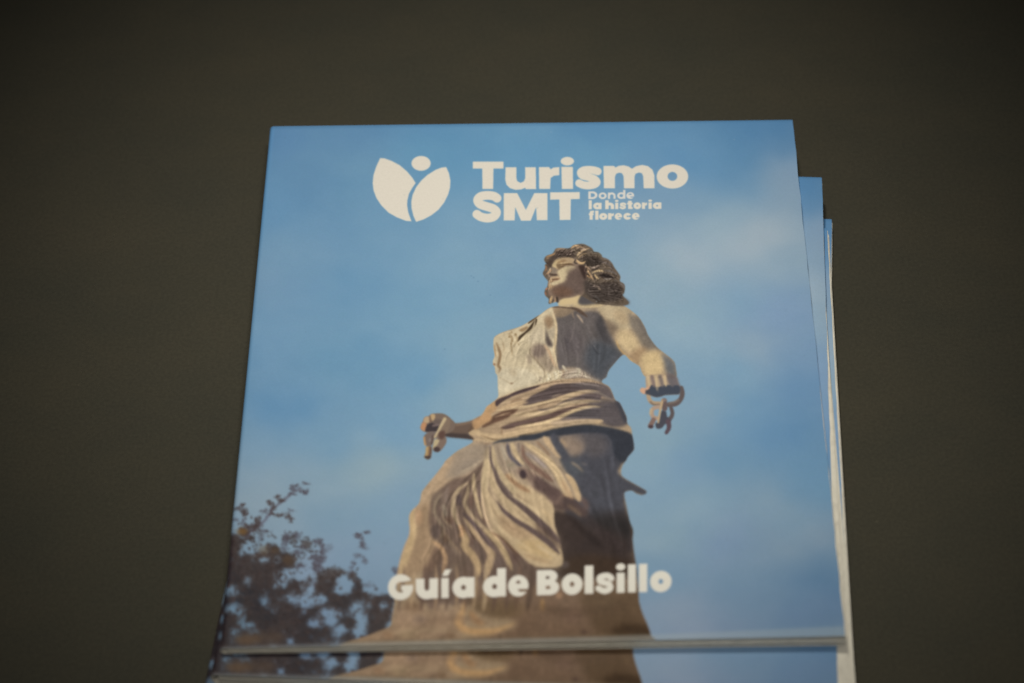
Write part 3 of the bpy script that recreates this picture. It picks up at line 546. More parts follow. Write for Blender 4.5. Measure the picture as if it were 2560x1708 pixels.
def right_hand():
    st = (168,142,114)
    S = lambda pts, w, c, b=1.1, a=1: stroke(RN(*pts), w, c, b, a, taper=0)
    S(((1070,440),(1095,560),(1060,680),(960,780),(800,800)), (12,12), (98,86,82)); S(((1010,700),(900,750),(800,770)), (6,5), (126,110,98), 1.5, .8)
    S(((350,560),(380,690),(450,760),(600,770)), (11,9), (174,148,118)); S(((400,740),(470,800),(600,800)), 4, (112,92,76), 1.4, .8)
    S(((590,850),(470,880),(430,970),(460,1070),(560,1100)), (10,10), (172,146,124)); S(((420,900),(400,1000)), 5, (196,170,130), 1.5, .8)
    S(((850,870),(880,980),(850,1080),(780,1130)), (9,11), (94,84,82))
    S(((470,1130),(400,1260)), (12,12), (128,104,94)); p = RN((410, 1280))[0]; ell(p[0], p[1], 7, 4.5, (78,62,64), 1.2)
    poly(RN((640,940),(740,950),(770,1070),(860,1150),(720,1230),(650,1310),(540,1320),(510,1210),(590,1150)), (76,75,80), 1.2)
    S(((790,1170),(805,1300),(750,1410)), (13,9), (92,76,80))
    S(((700,720),(710,880)), (14,14), (104,88,84)); S(((665,700),(625,880),(600,1000),(570,1190)), (6,4), (190,160,120), 1.1)
    p = RN((705, 700))[0]; ell(p[0], p[1], 6, 4.5, (140,120,108), 1.2, .8)
    poly(RN((300,190),(420,160),(600,140),(800,150),(960,200),(1000,300),(1040,420),(1040,560),(900,580),(720,592),(620,625),(500,632),(400,600),(320,555),(240,560),(180,500),(215,430),(300,440)), (176,152,124), 1.2)
    poly(RN((760,120),(960,180),(1010,300),(1040,420),(860,400),(780,300)), (112,102,100), 2.5)
    poly(RN((320,545),(385,400),(480,365),(540,430),(690,375),(880,375),(1040,400),(1042,560),(900,582),(720,594),(620,628),(500,634)), (70,74,82), 1.4)
    for x, c in ((430, (130,112,104)), (610, (118,106,100)), (830, (108,100,98))): S(((x, 190), (x + 30, 290), (x + 50, 380)), (9, 8), c, 1.8, .9)
    for x in (350, 520, 710): S(((x, 190), (x + 10, 280), (x + 30, 390 if x != 520 else 470)), (7, 4), (200,174,134), 1.5, .95)
    S(((545,420),(565,520)), 3.5, (100,98,98), 1.5, .8)
    poly(RN((175,495),(215,435),(300,440),(385,380),(370,460),(310,500),(300,565),(240,560)), (206,160,128), 1.3)
    poly(RN((300,480),(330,490),(380,470),(400,560),(330,575),(290,560)), (74,74,78), 1.4)
right_hand()

def left_hand():
    S = lambda pts, w, c, b=1.1, a=1: stroke(LN(*pts), w, c, b, a, taper=0)
    poly(LN((1150,440),(1300,430),(1500,400),(1700,345),(1900,240),(2000,300),(1850,520),(1680,620),(1580,720),(1700,840),(1720,880),(1400,850),(960,800),(880,760),(950,560)), (104,85,72), 1.2)
    poly(LN((960,700),(1300,720),(1560,740),(1720,880),(1400,850),(960,805)), (64,54,52), 2.2, .9); S(((1240,470),(1500,430),(1720,370)), (6,5), (134,110,90), 2, .8)
    poly(LN((1700,360),(1900,240),(2100,100),(2240,300),(1950,500),(1800,600),(1720,560)), (188,148,106), 2.5)
    poly(LN((240,570),(290,420),(350,270),(450,235),(540,175),(700,150),(870,160),(1000,225),(1110,320),(1210,440),(1160,620),(960,720),(700,680),(450,690),(330,660)), (118,100,86), 1.2)
    poly(LN((350,275),(440,235),(500,290),(480,400),(400,430),(320,390)), (180,152,118), 1.3); poly(LN((520,190),(620,175),(650,250),(600,360),(545,320)), (184,154,112), 1.3)
    poly(LN((238,560),(290,410),(390,420),(410,520),(360,650),(290,625)), (184,134,96), 1.4)
    S(((505,250),(500,350),(540,380)), 3, (120,92,72), 1, .9)
    poly(LN((420,480),(560,415),(680,470),(760,520),(740,650),(450,670),(370,640)), (62,53,54), 1.4)
    poly(LN((640,330),(850,340),(840,440),(720,480),(600,420)), (98,84,78), 2, .8); S(((590,500),(720,470)), (5,6), (116,98,92), 1.2)
    poly(LN((330,800),(420,700),(560,660),(720,700),(640,860),(570,1020),(510,1105),(410,1070),(345,970)), (116,100,90), 1.2)
    S(((345,830),(350,930),(375,1040)), (4,4), (188,142,92), 1.2); p = LN((505, 900))[0]; ell(p[0], p[1], 3, 5, (140,126,118), 1.5, .8); S(((580,780),(570,900),(550,1000)), (4,4), (84,66,60), 1.3, .8)
    poly(LN((690,860),(860,760),(950,820),(968,950),(900,1080),(800,1200),(700,1235),(590,1190),(590,1020)), (124,104,90), 1.2)
    poly(LN((640,880),(760,900),(730,1000),(650,1100),(585,1150),(605,980)), (184,164,126), 1.2); poly(LN((640,1095),(760,1110),(785,1190),(700,1235),(610,1190)), (72,58,56), 1.3)
    poly(LN((860,290),(940,270),(1040,300),(1070,400),(1030,600),(910,740),(720,850),(620,830),(700,680),(800,500)), (128,108,90), 1.2)
    S(((920,310),(830,470),(740,640),(640,820)), (8,5), (190,168,130), 1.3); poly(LN((760,680),(900,640),(930,760),(850,880),(740,820)), (88,64,56), 2, .9)
    poly(LN((400,1090),(545,1100),(550,1250),(520,1390),(440,1440),(345,1380),(380,1250)), (152,120,84), 1.2); S(((520,1110),(515,1250),(490,1380)), (5,6), (90,70,64), 1.5, .95)
    S(((420,1110),(405,1330)), (4,3), (196,166,112), 1.4, .9); poly(LN((340,1370),(420,1345),(520,1350),(510,1410),(430,1440)), (74,62,58), 1.2)
left_hand()

def head():
    dk = (72, 64, 60)
    neck = HD((640,1480),(600,1600),(1300,1700),(1700,1620),(1650,1400),(1100,1350)) 
    poly(neck + HD((900,1660),(560,1620)), (198,174,132), 1.4)
    poly(HD((1050,1350),(1800,1300),(2250,1480),(2320,1600),(2000,1640),(1700,1560),(1500,1600),(1100,1620)), (84,78,76), 3)
    global HAIR
    hair = HAIR = HD((300,1030),(210,920),(170,830),(230,700),(225,620),(270,590),(220,540),(205,480),(260,400),(400,350),(450,290),(500,215),(600,210),(700,215),(850,200),(950,130),(1100,100),(1200,105),(1300,150),(1400,210),(1450,290),(1560,310),(1640,380),(1660,430),(1800,490),(1900,580),(1960,690),(2040,800),(2110,920),(2100,1030),(2200,1100),(2225,1200),(2200,1330),(2160,1370),(2200,1430),(2270,1500),(2310,1600),(2100,1640),(1500,1590),(1100,1400),(600,1500),(330,1600),(320,1480),(240,1400),(215,1280),(280,1170),(300,1080))
    poly(hair, (106,93,80), 1.1)
    # face
    poly(HD((420,620),(480,520),(620,450),(800,440),(1000,480),(1150,640),(1250,850),(1250,1150),(1150,1380),(900,1440),(640,1470),(560,1560),(450,1500),(330,1350),(300,1220),(310,1060),(330,950),(290,870),(310,780),(380,690)), (140,120,102), 1.2)
    poly(HD((500,500),(620,450),(860,450),(960,520),(820,600),(700,640),(560,720),(480,700),(400,660),(420,590)), (196,172,128), 1.6)
    poly(HD((620,450),(880,450),(950,560),(800,620),(660,600)), (168,142,112), 2.2, .8)
    stroke(HD((520,580),(640,540),(760,520)), (5,4), (140,112,82), 1.4, .85)
    poly(HD((510,610),(600,590),(700,620),(690,700),(600,745),(530,700)), (118,98,76), 1.8, .95); stroke(HD((640,680),(740,610),(880,620),(960,650)), (5,4), (104,82,64), 1.3, .9)
    stroke(HD((610,640),(760,580),(900,560)), (4,4), (184,158,118), 1.3, .8)
    poly(HD((380,700),(470,700),(540,790),(540,850),(420,850),(330,830),(310,790)), (142,126,108), 1.6)
    poly(HD((330,830),(430,850),(550,850),(560,890),(480,905),(360,890)), (88,74,66), 1.3)
    poly(HD((540,790),(700,680),(900,650),(1000,700),(900,800),(800,900),(740,1020),(620,1090),(450,1140),(370,1150),(340,1090),(400,1050),(560,1000),(600,960),(560,900)), (202,182,142), 2.2)
    poly(HD((350,960),(420,920),(560,910),(600,980),(520,1010),(380,1050),(330,1080)), (186,158,122), 1.5, .9)
    stroke(HD((390,1000),(480,985),(580,975)), (4,4), (116,88,70), 1.1, .95); stroke(HD((350,1060),(390,1040),(450,1025)), (3,3), (150,120,88), 1.2, .7)
    poly(HD((310,1150),(340,1080),(400,1130),(560,1130),(460,1180),(380,1240),(330,1240)), (190,158,118), 1.6, .9)
    poly(HD((800,760),(1000,680),(1150,700),(1230,900),(1240,1150),(1150,1350),(900,1410),(640,1450),(520,1400),(380,1290),(400,1220),(560,1140),(700,1100),(760,1000),(780,880)), (106,90,82), 5.5, .95)
    poly(HD((400,1230),(600,1150),(900,1250),(880,1390),(640,1440),(520,1420),(400,1330)), (116,90,74), 5, .85)
    poly(HD((640,1480),(900,1440),(1100,1380),(1060,1500),(980,1600),(600,1620)), (204,178,132), 2.2)
    stroke(HD((600,625),(700,610),(800,600),(900,590)), (2.5,2), (92,72,58), .9, .8); stroke(HD((430,560),(520,520),(640,500),(760,505)), (3,3), (150,124,94), 1.2, .6)
    stroke(HD((545,800),(560,860),(590,920)), (2,2), (160,138,108), 1.2, .5); stroke(HD((360,690),(330,780),(305,840)), (3,3), (206,184,142), 1.0, .8); stroke(HD((360,1120),(460,1110),(560,1090)), (3,3), (216,196,156), 1.6, .7)
    # hair masses
    L1 = (178,150,112); L2 = (140,120,98); K = (66,58,54)
    poly(HD((480,330),(560,260),(850,260),(960,350),(960,440),(800,420),(600,440),(480,480),(400,600),(370,680),(290,660),(300,540),(380,430)), (84,73,66), 2.2)
    poly(HD((1180,500),(1300,420),(1500,420),(1650,520),(1640,620),(1450,660),(1250,630)), (70,63,58), 3); poly(HD((1220,1000),(1500,1100),(1900,1050),(2080,1100),(2150,1300),(2100,1500),(1700,1560),(1400,1500),(1250,1350),(1200,1150)), (78,70,65), 3.5)
    poly(HD((1600,860),(1750,840),(1900,900),(2000,960),(1800,960),(1620,930)), (58,52,50), 1.8); poly(HD((1060,640),(1200,640),(1260,800),(1240,1000),(1160,900),(1100,750)), (70,58,54), 2)
    for pts, w, c in ((((500,240),(600,215),(760,220)),(4,3),(160,128,98)), (((700,300),(780,270),(800,250)),(5,3),(126,110,98)), (((250,430),(330,400),(440,360),(480,330)),(5,5),(178,138,96)), (((260,470),(320,440)),6,(150,122,96)),
        (((230,640),(260,700),(230,780)),(4,4),(170,120,84)), (((250,860),(330,800),(400,740)),(5,4),(176,138,104)), (((880,210),(960,150),(1080,140)),(7,5),(196,160,118)), (((1000,200),(1120,180),(1260,180)),(7,4),(158,132,106)),
        (((1020,420),(1080,330),(1200,250),(1330,210)),(9,6),(190,162,124)), (((1040,460),(1150,370),(1280,330)),(5,3),(170,142,108)), (((1120,270),(1180,240),(1260,220)),5,(186,160,136)), (((1010,500),(1080,570),(1180,580),(1240,530)),(9,6),(198,164,118)),
        (((900,250),(880,330),(850,380)),(5,4),(128,110,98)), (((1300,250),(1400,280),(1430,340)),(6,5),(112,106,94)), (((1480,340),(1580,350),(1650,440)),(5,4),(118,110,94)), (((1660,450),(1800,510),(1880,600)),(6,5),(116,104,96)),
        (((1560,540),(1700,560),(1850,640),(1930,760)),(7,6),(104,94,88)), (((1380,700),(1460,690),(1540,650),(1620,640)),(5,4),(160,140,124)), (((1230,660),(1300,700),(1360,760)),(6,5),(178,146,118)), (((1280,740),(1360,880),(1430,1000)),(7,5),(196,160,118)),
        (((1400,830),(1500,780),(1620,770),(1690,790)),(7,6),(200,172,128)), (((1470,860),(1510,930),(1570,980)),(8,5),(198,168,122)), (((1270,870),(1320,920),(1380,950)),(6,4),(180,140,98)), (((1700,770),(1850,780),(1960,830),(2040,900)),(6,5),(112,104,98)),
        (((1680,970),(1780,980),(1900,970)),(4,4),(126,118,110)), (((1430,1150),(1530,1160),(1620,1250)),(9,6),(126,110,98)), (((1550,1220),(1620,1240)),5,(150,132,112)), (((2080,1080),(2180,1140),(2190,1220)),(5,4),(118,110,106)), (((1950,1000),(2050,1040)),4,(92,86,82)),
        (((1450,1400),(1560,1470),(1600,1560)),(6,4),(96,90,86)), (((350,1270),(330,1350),(370,1420)),(5,4),(130,104,92)), (((240,1250),(280,1200)),5,(180,118,84)), (((400,1400),(370,1500),(360,1580)),(8,8),(190,158,116)), (((480,1440),(500,1500),(440,1570)),(6,5),(186,150,112)), (((230,1300),(250,1380)),5,(150,100,78))):
        stroke(HD(*pts), tuple(q * .72 for q in w) if isinstance(w, tuple) else w * .72, c, 1.0, .9, taper=.3)
    for pts, w in ((((1100,480),(1200,450),(1300,400)),3), (((1180,300),(1280,300)),2.5), (((1390,760),(1480,740),(1560,700)),4), (((1440,900),(1480,980)),3), (((1300,860),(1330,900)),3), (((520,1430),(540,1560)),6), (((1000,480),(960,560),(1040,600)),3), (((240,560),(300,590)),3), (((1650,1080),(1900,1100)),4), (((2060,1180),(2180,1230)),3)):
        stroke(HD(*pts), w, K, 1.1, .85, taper=.2)
head()
# carved relief: many fine folds, pleats and curls following the big forms
CLIP = BODY
between(LA((1040,300),(1300,195),(1600,105),(1900,50)) + RH((800,60),(1000,95),(1110,150)), LA((700,700),(1000,800),(1400,735),(1700,655)) + RH((600,620),(900,600),(1330,600)), 46, (3,7), (.08,.24), 1, .2, 4)
between(SK((1240,40),(900,250),(640,560),(600,950),(480,1250),(430,1650)), SK((1290,40),(1240,400),(1380,850),(1750,1250),(1900,1650)), 56, (3.2,8), (.08,.26), 2, .15, 7)
between(SK((1290,0),(1230,400),(1400,850),(1880,1300)), LA((1500,830),(1800,1050)) + SK((2130,250),(2150,600),(2200,1000),(2240,1250)), 26, (5,11), (.03,.11), 3, .12, 8)
between(SK((1230,-10),(760,100),(470,500),(330,800),(330,1000),(170,1450)), SK((1250,30),(860,230),(600,460),(520,800),(520,1000),(400,1450)), 10, (6,13), (.02,.06), 4)
between(CH((480,420),(300,560),(150,760),(130,1150)), CH((820,200),(850,500),(870,850),(700,1040)), 34, (3,8), (.04,.13), 5, .12, 9)
between(CH((870,200),(890,600),(960,860)), CH((1350,170),(1540,560),(1450,960)), 18, (4,9), (.05,.14), 6, .15, 6)
between(CH((640,1040),(900,900),(1100,870),(1400,1010)), CH((760,1060),(960,1020),(1200,1000),(1400,1030)), 16, (2.4,4), (.06,.2), 7)
between(SR((720,150),(1050,560),(1250,1000),(1350,1380)), RH((1250,720),(1240,1100)) + SR((1450,480),(1560,900),(1600,1350)), 18, (7,15), (.05,.14), 8, .15, 6)
between(LA((950,880),(920,1300),(960,1500)), LA((1400,830),(1800,1150),(2020,1500)), 34, (2.6,5.5), (.08,.22), 9)
between(BLV((680,560),(660,850),(0,1100)), BLV((1500,600),(1500,900),(1000,1080)), 12, (7,15), (.02,.06), 10, .1, 10)
between(BRV((200,500),(100,900)), BRV((1600,480),(1740,900)), 8, (9,18), (.02,.05), 12, .1, 10)
for k in range(80):                                   # frayed cloth above the waist
    r = rng.uniform; x = r(600, 1400); y = 960 - 90 * math.sin((x - 600) / 800 * 3.1) + r(-20, 90); q = (r(-50, 50), r(40, 90))
    relief(CH((x, y), (x + q[0] * .3, y + q[1] * .5), (x - q[0] * .6, y + q[1])), r(2.0, 3.6), r(.05, .14))
HM_ = mask_of(HAIR, 1.0); CLIP = HM_
outer = smooth(HD((440,330),(700,200),(1100,110),(1450,300),(1750,480),(2000,800),(2120,1100),(2180,1350),(2150,1560)), False, 12); inner = smooth(HD((470,520),(700,440),(960,450),(1180,620),(1250,850),(1270,1050),(1300,1250),(1350,1400),(1450,1560)), False, 12)
for k in range(230):
    t = rng.uniform(0, .97); f = rng.uniform(0, 1); dt = rng.uniform(.03, .09); q = []
    ph = rng.uniform(0, 6.3); am = rng.uniform(-.16, .16)
    for m_ in range(6):
        tt = np.clip(t + dt * m_ / 5, 0, 1) * (len(outer) - 1); i0 = int(min(tt, len(outer) - 2)); fr = tt - i0
        ff = np.clip(f + am * math.sin(ph + m_ * 1.1), 0, 1); o = outer[i0] * (1 - fr) + outer[i0 + 1] * fr; n_ = inner[i0] * (1 - fr) + inner[i0 + 1] * fr
        q.append(tuple(o * (1 - ff) + n_ * ff))
    relief(q, rng.uniform(1.8, 4.0), rng.uniform(.08, .27))
for k in range(26):
    x, y = rng.uniform(215, 420), rng.uniform(600, 1560); relief(HD((x, y), (x + rng.uniform(-30, 40), y + 40), (x + rng.uniform(-40, 40), y + 90)), rng.uniform(1.5, 2.6), rng.uniform(.1, .3))
CLIP = None
FIG = np.maximum(BODY, HM_)
# a little more depth in the tones of the stone
CAN = CAN * (1 - FIG[..., None]) + ((CAN * .88 + CAN.mean(-1, keepdims=True) * .12 - 130) * 1.08 + np.array([128., 126, 124]) - 14 * np.clip((np.arange(AHT)[:, None, None] + AY0 - 1450) / 120, 0, 1)) * FIG[..., None]
sm_ = gblur(CAN[310:1365, 430:1180], .5); CAN[310:1365, 430:1180] = sm_
g = fbm(AHT, AWD, 9, rng, 3) * .028 + fbm(AHT, AWD, 3, rng, 2) * .02 + fbm(AHT, AWD, 30, rng, 2) * .018
CAN *= 1 + (g * FIG)[..., None]

# ---- lettering and logo
INK = (218, 207, 186)
# (thin strokes rather than type: heavy rounded capitals and lower case)
def glyph(ch, st):
    """list of (+1/-1, contour) in units of the x-height, and the advance"""
    R = .56; E = lambda cx, cy, rx, ry, a0=0, a1=360: [(cx + rx * math.cos(math.radians(t)), cy + ry * math.sin(math.radians(t))) for t in np.linspace(a0, a1, 36)]
    B = lambda x0, y0, x1, y1: [(x0, y0), (x1, y0), (x1, y1), (x0, y1)]
    O = lambda cx=R: [(1, E(cx, .5, R, .53)), (-1, E(cx, .5, R - st, .53 - st * .92))]
    def arch(x, w): return [(1, E(x + w / 2, .48, w / 2, .54, 0, 180)), (1, B(x + w - st, 0, x + w, .5)), (-1, E(x + w / 2, .45, w / 2 - st, .54 - st * .9, 0, 180)), (-1, B(x + st, 0, x + w - st, .455))]
    W = 1.12
    if ch == 'o': return O(), 2 * R
    if ch == 'a': return O() + [(1, B(2 * R - st, 0, 2 * R, 1))], 2 * R
    if ch == 'd': return O() + [(1, B(2 * R - st, 0, 2 * R, 1.4))], 2 * R
    if ch == 'c': return O() + [(-1, [(R, .5), (2.4 * R, .86), (2.4 * R, .14)])], 1.86 * R
    if ch == 'e': return [(1, E(R, .5, R, .53)), (-1, E(R, .62, R - st, .28 - st * .32, 0, 180)), (-1, [(R - .05, .33), (2.3 * R, .33), (2.3 * R, .2), (R + .1, .2)])] if st > .3 else [(1, E(R, .5, R, .53)), (-1, E(R, .5, R - st, .53 - st)), (1, B(st * .5, .42, 2 * R - st * .3, .58)), (-1, B(R + .1, .26, 2.3 * R, .42))], 2 * R
    if ch == 'u':
        return [(1, E(W / 2, .52, W / 2, .55, 180, 360)), (1, B(0, .5, W, 1)), (1, B(W - st, 0, W, .6)), (-1, E(W / 2, .55, W / 2 - st, .55 - st * .9, 180, 360)), (-1, B(st, .54, W - st, 1.2))], W
    if ch == 'n': return [(1, B(0, 0, st, 1))] + arch(0, W) + [(1, B(0, 0, st, 1))], W
    if ch == 'h': return [(1, B(0, 0, st, 1))] + arch(0, W) + [(1, B(0, 0, st, 1.4))], W
    if ch == 'r': return [(1, B(0, 0, st, 1)), (1, [(st * .8, .62), (st * 1.1, .9), (.5 + st * .5, 1.04), (.5 + st * .5, .66), (st + .1, .5)])], .5 + st * .5
    if ch in 'ií': return [(1, B(0, 0, st, 1)), (1, E(st / 2, 1.28, st * .58, .18) if ch == 'i' else [(st * .1, 1.1), (st * .9, 1.1), (st * 1.35, 1.42), (st * .5, 1.42)])], st
    if ch == 'l': return [(1, B(0, 0, st, 1.4))], st
    if ch == 't': return [(1, B(.12, .0, .12 + st, 1.28)), (1, B(0, .7, .24 + st, 1)), (1, B(.12, 0, .24 + st, .3))], .24 + st
    if ch == 'f': return [(1, B(.1, 0, .1 + st, 1.2)), (1, B(0, .7, .22 + st, 1)), (1, [(.1, 1.1), (.2, 1.38), (.28 + st, 1.42), (.28 + st, 1.12), (.1 + st, 1.05)])], .26 + st
    if ch == 's':
        c = [(.86, .74), (.70, .85), (.46, .86), (.22, .78), (.24, .60), (.48, .52), (.74, .44), (.80, .25), (.62, .14), (.40, .13), (.14, .25)]
        return [(2, c, min(st * .74, .31))], 1.0
    if ch == 'B': return [(1, B(0, 0, .68, 1.24)), (1, E(.62, .92, .40, .32, -90, 90)), (1, E(.64, .37, .46, .37, -90, 90)), (-1, B(st, .80, .62, .93)), (-1, B(st, .30, .66, .45))], 1.10
    if ch == 'D': return [(1, B(0, 0, .5, 1.22)), (1, E(.5, .61, .62, .61, -90, 90)), (-1, B(st, st, .5, 1.22 - st)), (-1, E(.5, .61, .62 - st, .61 - st, -90, 90))], 1.12
    if ch == 'G': return [(1, E(.68, .61, .68, .64)), (-1, E(.68, .61, .68 - st * .92, .64 - st * .85)), (-1, [(.78, .86), (1.6, 1.0), (1.6, .70), (.78, .70)]), (1, B(.72, .44, 1.36, .70)), (1, E(.68, .61, .68, .64, -50, 10) + [(.72, .5)])], 1.36
    return [], .35
def put_row(chars, spans, y, slope, xh, st, col=INK, blur=1.0, a=1.0):
    """each letter is set between its own left and right edge on a slanting baseline"""
    for ch, (xa, xb) in zip(chars, spans):
        ops, adv = glyph(ch, st); sc = (xb - xa) / adv; yb = y + (xa - spans[0][0]) * slope
        f = lambda p: (xa + p[0] * sc, yb - p[1] * xh + p[0] * sc * slope)
        bb = bbox(np.array([f((-.2, -.3)), f((adv + .2, 1.7)), f((-.2, 1.7)), f((adv + .2, -.3))]), 3 * blur + 4)
        m = np.zeros((bb[3] - bb[1], bb[2] - bb[0]))
        for op in ops:
            if op[0] == 2: m = np.maximum(m, stroke_mask([f(q) for q in op[1]], op[2] * xh, op[2] * xh, bb)); continue
            r = raster(np.array([f(q) for q in op[1]]), bb, 4)
            m = np.maximum(m, r) if op[0] > 0 else m * (1 - r)
        comp(bb, gblur(m, blur), col, a)

def lettering():
    F = lambda view, pts, sm=False, c=INK: poly(view(*pts), c, .9, 1, sm)
    HOLE = []
    sky_under = CAN.copy()
    def knock(view, pts, sm=True):
        P = smooth(view(*pts), True) if sm else np.array([q[:2] for q in view(*pts)]); bb = bbox(P, 6); m = gblur(raster(P, bb), .9)[..., None]
        x0, y0, x1, y1 = bb; CAN[y0:y1, x0:x1] = CAN[y0:y1, x0:x1] * (1 - m) + sky_under[y0:y1, x0:x1] * m
    def arcpts(p, q, bul, n=14):
        (x0, y0), (x1, y1) = p, q; mx, my = (x0 + x1) / 2, (y0 + y1) / 2; dx, dy = x1 - x0, y1 - y0; L = math.hypot(dx, dy)
        return [((1 - t)**2 * x0 + 2 * t * (1 - t) * (mx - dy / L * bul * 2) + t * t * x1, (1 - t)**2 * y0 + 2 * t * (1 - t) * (my + dx / L * bul * 2) + t * t * y1) for t in np.linspace(0, 1, n, endpoint=False)]
    # logo: two petals and a round head
    F(LG, [(395,200)] + [(480,205),(620,255),(780,340),(920,460),(1030,590),(1090,690)] + [(1020,790),(960,900),(928,1030),(925,1130),(945,1260),(1010,1440)] + [(900,1430),(720,1360),(560,1270),(420,1130),(320,980),(265,830),(248,690),(265,530),(320,360)])
    F(LG, [(1690,375)] + [(1745,500),(1772,640),(1765,780),(1725,920),(1650,1070),(1540,1210),(1400,1320),(1250,1400),(1100,1450)] + [(1045,1330),(1010,1180),(1005,1050),(1030,920),(1100,770),(1200,640),(1320,530),(1480,430),(1600,385)])
    t = np.linspace(0, 2 * np.pi, 40, endpoint=False); F(LG, [(1197 + 188 * math.cos(k), 303 + 145 * math.sin(k)) for k in t])
    # Turismo
    F(X1, [(250,268),(850,268),(850,405),(655,405),(650,805),(440,805),(435,405),(250,405)])
    F(X1, [(892,378),(1105,378),(1105,590),(1120,650),(1185,685),(1250,655),(1278,590),(1275,378),(1485,378),(1490,808),(1285,808),(1280,780),(1200,812),(1090,822),(980,790),(910,720),(885,620)])
    F(X1, [(1545,375),(1745,375),(1775,420),(1830,385),(1945,375),(1945,535),(1840,545),(1775,590),(1765,805),(1550,805)])
    F(X1, [(1985,372),(2210,372),(2215,803),(1995,803)])
    F(X1, [(2102 + 130 * math.cos(k), 260 + 84 * math.sin(k)) for k in t])
    stroke(X2((545,432),(480,412),(390,402),(290,412),(235,452),(270,508),(380,538),(480,572),(528,628),(480,672),(380,690),(280,680),(205,648)), (19.5,19.5), INK, .9, 1, taper=0)
    F(X2, [(650,330),(845,330),(868,360),(930,330),(1020,318),(1110,340),(1175,382),(1250,335),(1360,312),(1470,335),(1550,400),(1585,500),(1590,742),(1390,742),(1380,520),(1355,465),(1300,452),(1240,475),(1222,530),(1222,742),(1028,742),(1020,520),(990,465),(940,455),(885,475),(862,530),(862,742),(660,742)])
    F(X2, [(1917 + 290 * math.cos(k), 525 + 222 * math.sin(k)) for k in t]); knock(X2, [(1917 + 88 * math.cos(k), 523 + 82 * math.sin(k)) for k in t], False)
    # SMT
    stroke(X1((725,985),(660,945),(540,930),(410,950),(345,1020),(390,1100),(530,1150),(650,1190),(715,1260),(660,1345),(540,1375),(410,1350),(330,1300)), (22,22), INK, .9, 1, taper=0)
    F(X1, [(858,885),(1120,885),(1290,1215),(1455,885),(1712,885),(1712,1415),(1505,1415),(1490,1160),(1385,1425),(1195,1425),(1080,1160),(1070,1420),(855,1420)])
    F(X1, [(1765,870),(2345,865),(2345,1000),(2170,1005),(2165,1410),(1950,1412),(1945,1010),(1765,1015)])
    # small lines
    z = lambda *v: [(1420 + a / 7.344 - .7, 1420 + b / 7.344 + .7) for a, b in v]
    put_row('Donde', z((378,535),(568,705),(738,868),(908,1048),(1076,1210)), 498.0, -.010, 15.8, .31, (214,206,192), .8)
    put_row('lahistoria', z((385,432),(466,612),(688,842),(872,918),(950,1064),(1090,1182),(1206,1338),(1362,1448),(1484,1534),(1562,1710)), 523.4, -.006, 16.0, .44, INK, .8)
    put_row('florece', z((388,470),(505,555),(576,718),(740,838),(862,988),(1022,1150),(1178,1308)), 549.6, -.006, 16.0, .44, INK, .8)
    put_row('GuíadeBolsillo', [(970,1032.5),(1039.5,1095),(1103,1122),(1131,1186.5),(1207.5,1265),(1270,1321.5),(1342,1398),(1404,1456.5),(1461.5,1483.5),(1490,1534.5),(1541.5,1562),(1569.5,1590),(1597.5,1618),(1625,1679)],
            1500.0, -.0305, 50.5, .44, (230,220,200), 1.2)
lettering()
# small scuffs and specks of the print
for k in range(60):
    x, y = rng.uniform(600, 2080), rng.uniform(330, 1580)
    ell(x, y, rng.uniform(.6, 1.6), rng.uniform(.5, 1.2), (175,185,190) if rng.random() < .5 else (80,95,110), .7, rng.uniform(.15, .5))
for (x, y) in ((1178,690),(1195,704),(1112,873),(1226,738),(1184,694)): ell(x, y, 2.5, 1.2, (85,115,140), 1, .5)

# paler band along the foot; painted highlight on the worn left-hand fold
poly(PX((546,1618),(900,1606),(1500,1592),(2111,1566),(2113,1596),(1500,1618),(900,1634),(546,1634)), (168,176,172), 2.5, .42, sm=False)
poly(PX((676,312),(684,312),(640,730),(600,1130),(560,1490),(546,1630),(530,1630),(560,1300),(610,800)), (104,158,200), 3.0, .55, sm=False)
stroke(PX((676,318),(1000,314),(1400,309),(1983,299)), 7, (70,110,142), 2.5, .45, taper=0)

# ================================================================ flatten the drawing into the cover square
TW, TH = 1500, 1700
uu, vv = np.meshgrid((np.arange(TW) + .5) / TW, (np.arange(TH) + .5) / TH)
# where each point of the flat cover was drawn on the (perspective) drawing sheet
px_ = (uu - .5) * .105; py_ = (.5 - vv) * .105 * 1.134; pz_ = .0100 + .0007 * np.clip(-(px_ / .0525) * (py_ / .0595), -1.3, 1.3)
rel = np.stack([px_ - CAM_POS[0], py_ - CAM_POS[1], pz_ - CAM_POS[2]], -1) @ np.array(R_CAM)
q = np.stack([1280 - 5500 * rel[..., 0] / rel[..., 2], 854 + 5500 * rel[..., 1] / rel[..., 2], np.ones_like(uu)], -1)
sx = np.clip(q[..., 0] / q[..., 2] - AX0 - .5, 0, AWD - 1.01); sy = np.clip(q[..., 1] / q[..., 2] - AY0 - .5, 0, AHT - 1.01)
xi = sx.astype(int); yi = sy.astype(int); fx = (sx - xi)[..., None]; fy = (sy - yi)[..., None]
tex = CAN[yi, xi] * (1 - fx) * (1 - fy) + CAN[yi, xi + 1] * fx * (1 - fy) + CAN[yi + 1, xi] * (1 - fx) * fy + CAN[yi + 1, xi + 1] * fx * fy
tex = np.clip(tex / 255, 0, 1)
lin = np.where(tex < .04045, tex / 12.92, ((tex + .055) / 1.055)**2.4)
lin = lin / np.array(ILLUM)                      # colours of the ink itself, without the tint of the lamp
lin = np.clip((lin - INK_LIFT) , 0.004, .92)
enc = np.where(lin < .0031308, lin * 12.92, 1.055 * lin**(1 / 2.4) - .055)
buf = np.ones((TH, TW, 4), np.float32); buf[..., :3] = enc[::-1]
